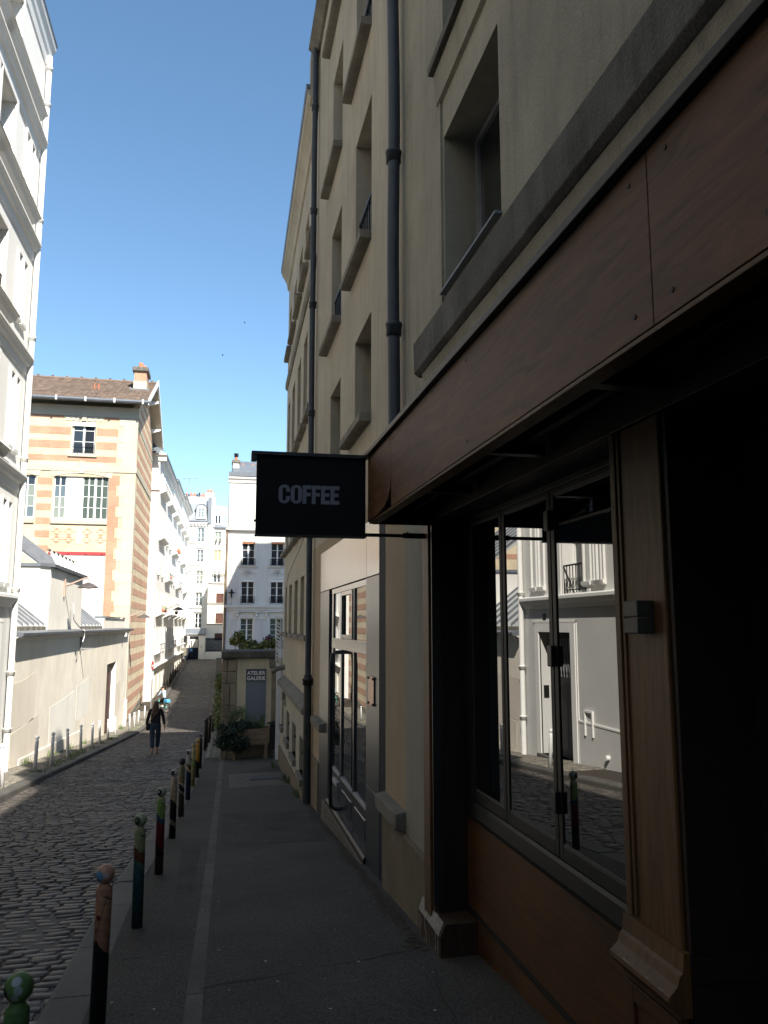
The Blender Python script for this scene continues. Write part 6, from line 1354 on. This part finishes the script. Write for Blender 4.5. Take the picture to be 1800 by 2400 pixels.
# road marking: bicycle mark on the far carriageway
bmk = MB()
for pts in ([(-3.0, 66.0), (-2.6, 66.6), (-2.2, 66.0)], [(-3.1, 63.6), (-2.4, 63.6)], [(-3.1, 66.9), (-2.5, 67.4)]):
    for (xa, ya), (xb, yb) in zip(pts, pts[1:]):
        t = Vector((yb - ya, xa - xb, 0)).normalized() * .06
        bmk.add([(xa + t.x, ya + t.y, zr(ya) + .022), (xa - t.x, ya - t.y, zr(ya) + .022), (xb - t.x, yb - t.y, zr(yb) + .022), (xb + t.x, yb + t.y, zr(yb) + .022)], [(0, 1, 2, 3)])
sub(road, bmk.build('worn_marking', 'worn_white'))
# long dark joints across the road
for y in (25.9, 20.0):
    b = MB(); b.add([(kL(y) + .1, y, zr(y) + .016), (kR(y), y - .1, zr(y) + .016), (kR(y), y + .02, zr(y) + .015), (kL(y) + .1, y + .1, zr(y) + .015)], [(0, 1, 2, 3)]); sub(road, b.build('asphalt_seam', 'asphalt_road'))

# weeds along the left wall and bollards
wd = MB(); rnd = random.Random(31)
spots = [(x + .05, y + .1, .30) for x, y in lp[1:]] + [(-5.12, 28.1, .5), (-5.12, 31.2, .55), (-5.1, 24.6, .3), (-5.1, 47.5, .5), (-4.35, 27.2, .6), (-4.3, 28.4, .5), (-4.4, 37.5, .5), (-4.3, 24.9, .35), (-5.1, 34.2, .3)]
for (x, y, s_) in spots:
    for i in range(int(110 * s_)):
        px, py = x + rnd.gauss(0, .10), y + rnd.gauss(0, .3 * s_ + .1); L = rnd.uniform(.05, .16) * (.6 + s_) * (1.8 if x < -5 else 1); a = rnd.uniform(0, 6.28); t = .35
        z = zsl(px, py); wd.add([(px - .008, py, z), (px + .008, py, z), (px + math.cos(a) * L * t, py + math.sin(a) * L * t, z + L)], [(0, 1, 2)])
tag(wd.build('pavement_weeds', 'grass_mat'), 'green weeds and grass growing in the joints of the left pavement', 'weeds', kind='stuff')
wr = MB()
for i in range(120):
    y = rnd.choice([16.9, 16.7, 14.4, 20.2]) + rnd.gauss(0, .15); x = 1.44 + rnd.gauss(0, .03); L = rnd.uniform(.06, .22); a = rnd.uniform(2, 4.3); z = zsr(x, y)
    wr.add([(x - .008, y, z), (x + .008, y, z), (x + math.cos(a) * L * .4, y + math.sin(a) * L * .4, z + L)], [(0, 1, 2)])
tag(wr.build('wall_weeds', 'leaf_mid'), 'small weeds at the foot of the cream building', 'weeds', kind='stuff')

# chalk scribble on the pavement by the shop
b = MB()
for cx, cy, rx, ry in ((1.02, 4.62, .06, .10), (1.10, 4.58, .05, .09), (.82, 4.9, .04, .05)):
    for i in range(14):
        t = 2 * math.pi * i / 16; t1 = t + .36
        p, q = (cx + rx * math.cos(t), cy + ry * math.sin(t)), (cx + rx * math.cos(t1), cy + ry * math.sin(t1))
        b.add([(p[0], p[1], zsr(*p) + .006), (p[0] + .004, p[1] + .004, zsr(*p) + .006), (q[0] + .004, q[1] + .004, zsr(*q) + .006), (q[0], q[1], zsr(*q) + .006)], [(0, 1, 2, 3)])
sub(pav_r, b.build('chalk_marks', 'chalk'))

# ------------------------------------------------------------------ people
def skin(name, verts, edges, radii, m, parent, root=0, sub_=2, scale=1.0):
    me = bpy.data.meshes.new(name); me.from_pydata([tuple(v) for v in verts], edges, []); o = bpy.data.objects.new(name, me); C.objects.link(o)
    md = o.modifiers.new('skin', 'SKIN'); md.use_smooth_shade = True
    if not me.skin_vertices: me.attributes  # created by the modifier
    bpy.context.view_layer.objects.active = o
    for i, s_ in enumerate(me.skin_vertices[0].data):
        r_ = radii[i]; s_.radius = (r_, r_) if not isinstance(r_, tuple) else r_; s_.use_root = (i == root)
    ss = o.modifiers.new('sub', 'SUBSURF'); ss.levels = sub_; ss.render_levels = sub_
    bpy.context.view_layer.update(); dg = bpy.context.evaluated_depsgraph_get()
    m2 = bpy.data.meshes.new_from_object(o.evaluated_get(dg)); bpy.data.objects.remove(o)
    m2.materials.clear(); m2.materials.append(MATS[m]); m2.name = name
    m2.polygons.foreach_set('use_smooth', [True] * len(m2.polygons))
    q = bpy.data.objects.new(name, m2); C.objects.link(q); q.parent = parent
    return q
def chain(pts, r, V, E, RR, start=None):
    prev = start
    for p, q in zip(pts, r):
        V.append(p); RR.append(q)
        if prev is not None: E.append((prev, len(V) - 1))
        prev = len(V) - 1
    return prev
def hand(V, E, RR, wrist, w_pt, d, side, fwd):
    """palm and five fingers from the wrist along d"""
    d = Vector(d).normalized(); side = Vector(side).normalized(); fwd = Vector(fwd).normalized(); w_ = Vector(w_pt)
    palm = chain([w_ + d * .045, w_ + d * .085], [.030, .030], V, E, RR, wrist)
    for k, (off, L) in enumerate(((-.027, .070), (-.009, .080), (.009, .076), (.026, .060))):
        b0 = w_ + d * .085 + side * off
        chain([b0 + d * .012, b0 + d * L * .5 + fwd * .010, b0 + d * L + fwd * .03], [.0095, .009, .007], V, E, RR, palm)
    chain([w_ + d * .04 - side * .03 + fwd * .01, w_ + d * .075 - side * .045 + fwd * .02], [.011, .009], V, E, RR, palm - 1)
# walking woman seen from behind
wx, wy = -1.97, 28.9; wz = zr(wy) + .01
Wm = thing('person', 'person with long brown hair, black jacket and dark jeans walking away down the cobbles', 'person', (wx, wy, wz)); Wm['_org'] = [0, 0, 0]
Wm.scale = (1.05, 1.05, 1.05)
V, E2, RR = [], [], []
chain([(0, 0, .95), (0, 0, 1.10), (0, .01, 1.28), (0, .015, 1.40), (0, .02, 1.47), (0, .035, 1.54), (0, .04, 1.62)], [(.145, .10), (.115, .085), (.14, .09), (.10, .075), .048, (.072, .085), (.066, .082)], V, E2, RR)
la = chain([(-.165, .01, 1.385), (-.235, .0, 1.12), (-.285, .05, .90)], [.050, .042, .028], V, E2, RR, 3); hand(V, E2, RR, la, (-.285, .05, .90), (-.12, .12, -1), (0, 1, 0), (1, 0, 0))
ra = chain([(.165, .01, 1.385), (.235, -.03, 1.12), (.285, -.06, .89)], [.050, .042, .028], V, E2, RR, 3); hand(V, E2, RR, ra, (.285, -.06, .89), (.10, -.08, -1), (0, -1, 0), (-1, 0, 0))
for s_, fx, dy in ((-1, -.07, -.10), (1, .07, .12)):
    chain([(s_ * .088, 0, .86), (s_ * .085, .03 + dy * .4, .49), (fx, dy, .10), (fx, dy + .03, .045), (fx + s_ * .01, dy + .16, .03)], [(.088, .095), .058, .038, .036, .026], V, E2, RR, 0)
body = skin('body', V, E2, RR, 'skin', Wm)
V, E2, RR = [], [], []
chain([(0, 0, .90), (0, 0, 1.08), (0, .01, 1.27), (0, .012, 1.385), (0, .02, 1.44)], [(.185, .135), (.165, .12), (.170, .115), (.115, .088), (.062, .06)], V, E2, RR)
chain([(-.17, .01, 1.385), (-.24, .0, 1.12), (-.287, .045, .925)], [.063, .058, .044], V, E2, RR, 3); chain([(.17, .01, 1.385), (.24, -.03, 1.12), (.287, -.055, .915)], [.063, .058, .044], V, E2, RR, 3)
skin('jacket', V, E2, RR, 'cloth_black', Wm)
V, E2, RR = [], [], []
chain([(0, 0, .93), (0, 0, 1.06)], [(.172, .128), (.155, .118)], V, E2, RR)
for s_, fx, dy in ((-1, -.07, -.10), (1, .07, .12)): chain([(s_ * .09, 0, .85), (s_ * .087, .03 + dy * .4, .50), (fx, dy, .18)], [(.098, .108), .078, .066], V, E2, RR, 0)
skin('trousers', V, E2, RR, 'denim', Wm)
V, E2, RR = [], [], []
chain([(0, .03, 1.665), (0, .012, 1.61), (-.01, -.035, 1.52), (-.015, -.065, 1.40), (-.02, -.085, 1.27), (-.03, -.08, 1.18)], [(.055, .06), (.088, .10), (.105, .085), (.125, .055), (.115, .04), (.05, .02)], V, E2, RR)
skin('hair', V, E2, RR, 'hair_brown', Wm)
b = MB(); b.tube([(.13, -.02, 1.44), (.06, -.115, 1.33), (-.06, -.135, 1.18), (-.17, -.09, 1.04), (-.21, -.03, .98)], .016, 6, local=False); b.build('bag_strap', 'strap_tan', Wm).matrix_parent_inverse = Matrix()
b = MB(); b.add(*boxpts(-.285, -.17, -.06, .10, .74, .96)); b.build('shoulder_bag', 'cloth_black', Wm, .02).matrix_parent_inverse = Matrix()
for s_, fx, dy in ((-1, -.07, -.10), (1, .07, .12)):
    b = MB(); b.add(*boxpts(fx - .04, fx + .04, dy - .05, dy + .19, 0, .022)); b.build('sandal', 'strap_tan', Wm, .008).matrix_parent_inverse = Matrix()

# cyclist coming round the corner
cx_, cy_ = -3.55, 58.0; cz_ = zr(cy_) + .012
BK = thing('bicycle', 'city bicycle with teal frame and blue saddle bag ridden across the lit road', 'bicycle', (cx_, cy_, cz_)); BK['_org'] = [0, 0, 0]; BK.rotation_euler = (0, 0, R(128))
def put(o): o.matrix_parent_inverse = Matrix(); return o
def ring(b, c, r_, t, n=24): b.tube([(c[0] + r_ * math.cos(2 * math.pi * i / n), 0, c[2] + r_ * math.sin(2 * math.pi * i / n)) for i in range(n + 1)], t, 6, local=False, cap=False)
for xw in (-.53, .53):
    b = MB(); ring(b, (xw, 0, .34), .325, .024); wh = put(b.build('wheel', 'rubber', BK))
    b = MB(); ring(b, (xw, 0, .34), .295, .012); [b.tube([(xw, 0, .34), (xw + .29 * math.cos(k * .524), 0, .34 + .29 * math.sin(k * .524))], .004, 4, local=False) for k in range(12)]; b.ball((xw, 0, .34), .035, 8); b.build('rim', 'steel_grey', wh)
b = MB()
for p, q in (((.53, 0, .34), (.40, 0, .88)), ((.42, 0, .80), (-.05, 0, .32)), ((-.05, 0, .32), (-.20, 0, .86)), ((-.53, 0, .34), (-.05, 0, .32)), ((-.53, 0, .34), (-.18, 0, .78)), ((.40, 0, .74), (-.12, 0, .52))): b.tube([p, q], .022, 7, local=False)
put(b.build('frame', 'bike_teal', BK))
b = MB(); b.tube([(.40, 0, .88), (.38, 0, 1.05)], .016, 6, local=False); b.tube([(.28, -.27, 1.06), (.40, -.12, 1.07), (.40, .12, 1.07), (.28, .27, 1.06)], .014, 6, local=False); put(b.build('handlebar', 'steel_grey', BK))
b = MB(); b.ball((-.22, 0, .90), .13, 10, (1.1, .7, .35)); put(b.build('saddle', 'rubber', BK))
b = MB(); b.add(*boxpts(-.72, -.36, -.14, .14, .70, .90)); put(b.build('saddle_bag', 'bag_blue', BK, .03))
b = MB(); b.tube([(-.05, -.10, .32), (-.05, .10, .32)], .03, 8, local=False); b.tube([(-.05, -.11, .32), (.10, -.11, .24)], .012, 5, local=False); b.tube([(-.05, .11, .32), (-.20, .11, .40)], .012, 5, local=False); put(b.build('cranks', 'steel_grey', BK))
b = MB(); b.ball((.46, 0, .92), .05, 8); put(b.build('head_light', 'white_paint', BK))
Cy = thing('person', 'cyclist in pale blue jacket over green shirt with sunglasses riding a bicycle', 'person', (cx_, cy_, cz_)); Cy['_org'] = [0, 0, 0]; Cy.rotation_euler = (0, 0, R(128))
V, E2, RR = [], [], []
chain([(-.20, 0, 1.0), (-.16, 0, 1.15), (-.09, 0, 1.33), (-.05, 0, 1.45), (-.03, 0, 1.53), (.0, 0, 1.60), (.01, 0, 1.68)], [(.10, .14), (.085, .115), (.09, .14), (.07, .10), .048, (.082, .072), (.078, .066)], V, E2, RR)
for s_ in (-1, 1):
    ar = chain([(-.04, s_ * .17, 1.42), (.08, s_ * .24, 1.20), (.27, s_ * .26, 1.09)], [.048, .042, .028], V, E2, RR, 3); hand(V, E2, RR, ar, (.25, s_ * .26, 1.095), (1, 0, -.35), (0, 1, 0), (0, 0, -1))
    kz = .70 if s_ < 0 else .62; fz = .24 if s_ < 0 else .40; fx = .10 if s_ < 0 else -.20
    chain([(-.16, s_ * .09, .97), (.20, s_ * .10, kz), (fx, s_ * .12, fz + .10), (fx + .02, s_ * .12, fz + .045), (fx + .15, s_ * .12, fz + .03)], [.085, .058, .040, .036, .028], V, E2, RR, 0)
skin('body', V, E2, RR, 'skin', Cy)
V, E2, RR = [], [], []
chain([(-.22, 0, .92), (-.17, 0, 1.14), (-.10, 0, 1.32), (-.055, 0, 1.43)], [(.13, .17), (.105, .145), (.11, .165), (.085, .115)], V, E2, RR)
for s_ in (-1, 1): chain([(-.045, s_ * .175, 1.42), (.07, s_ * .245, 1.20), (.22, s_ * .262, 1.11)], [.062, .058, .046], V, E2, RR, 3)
skin('jacket', V, E2, RR, 'jacket_blue', Cy)
b = MB(); b.ball((.03, 0, 1.28), .10, 10, (.35, .9, 1.5)); put(b.build('shirt', 'shirt_green', Cy))
V, E2, RR = [], [], []
chain([(-.20, 0, .98), (-.18, 0, 1.02)], [(.12, .155), (.11, .14)], V, E2, RR)
for s_ in (-1, 1):
    kz = .70 if s_ < 0 else .62; fz = .24 if s_ < 0 else .40; fx = .10 if s_ < 0 else -.20; chain([(-.15, s_ * .09, .96), (.20, s_ * .10, kz), (fx, s_ * .12, fz + .16)], [.096, .072, .056], V, E2, RR, 0)
skin('trousers', V, E2, RR, 'cloth_black', Cy)
b = MB(); b.ball((-.015, 0, 1.70), .098, 12, (1, .86, .95)); put(b.build('hair', 'hair_dark', Cy))
b = MB(); b.add(*boxpts(.075, .10, -.07, .07, 1.665, 1.70)); put(b.build('sunglasses', 'rubber', Cy, .008))
for s_ in (-1, 1):
    fz = .24 if s_ < 0 else .40; fx = .10 if s_ < 0 else -.20; b = MB(); b.add(*boxpts(fx - .05, fx + .20, s_ * .12 - .045, s_ * .12 + .045, fz, fz + .075)); put(b.build('shoe', 'white_paint', Cy, .02))

# ------------------------------------------------------------------ two distant birds
for lab, (x, y, z) in (('tiny distant bird lower in the sky', (-.3, 90, 30.5)), ('tiny distant bird higher in the sky', (2.2, 95, 36.5))):
    o = thing('bird', lab, 'bird', (x, y, z), 'birds in the sky'); o.scale = (.6, .6, .6); o['_org'] = [0, 0, 0]
    b = MB(); b.ball((0, 0, 0), .09, 8, (1.9, .8, .8)); put(b.build('body', 'bird_grey', o))
    for s_ in (-1, 1): b = MB(); b.add([(.08, 0, .02), (-.10, 0, .02), (-.14, s_ * .32, .12), (.02, s_ * .30, .12)], [(0, 1, 2, 3)]); put(b.build('wing', 'bird_grey', o))
for o in bpy.data.objects:
    if '_org' in o: del o['_org']
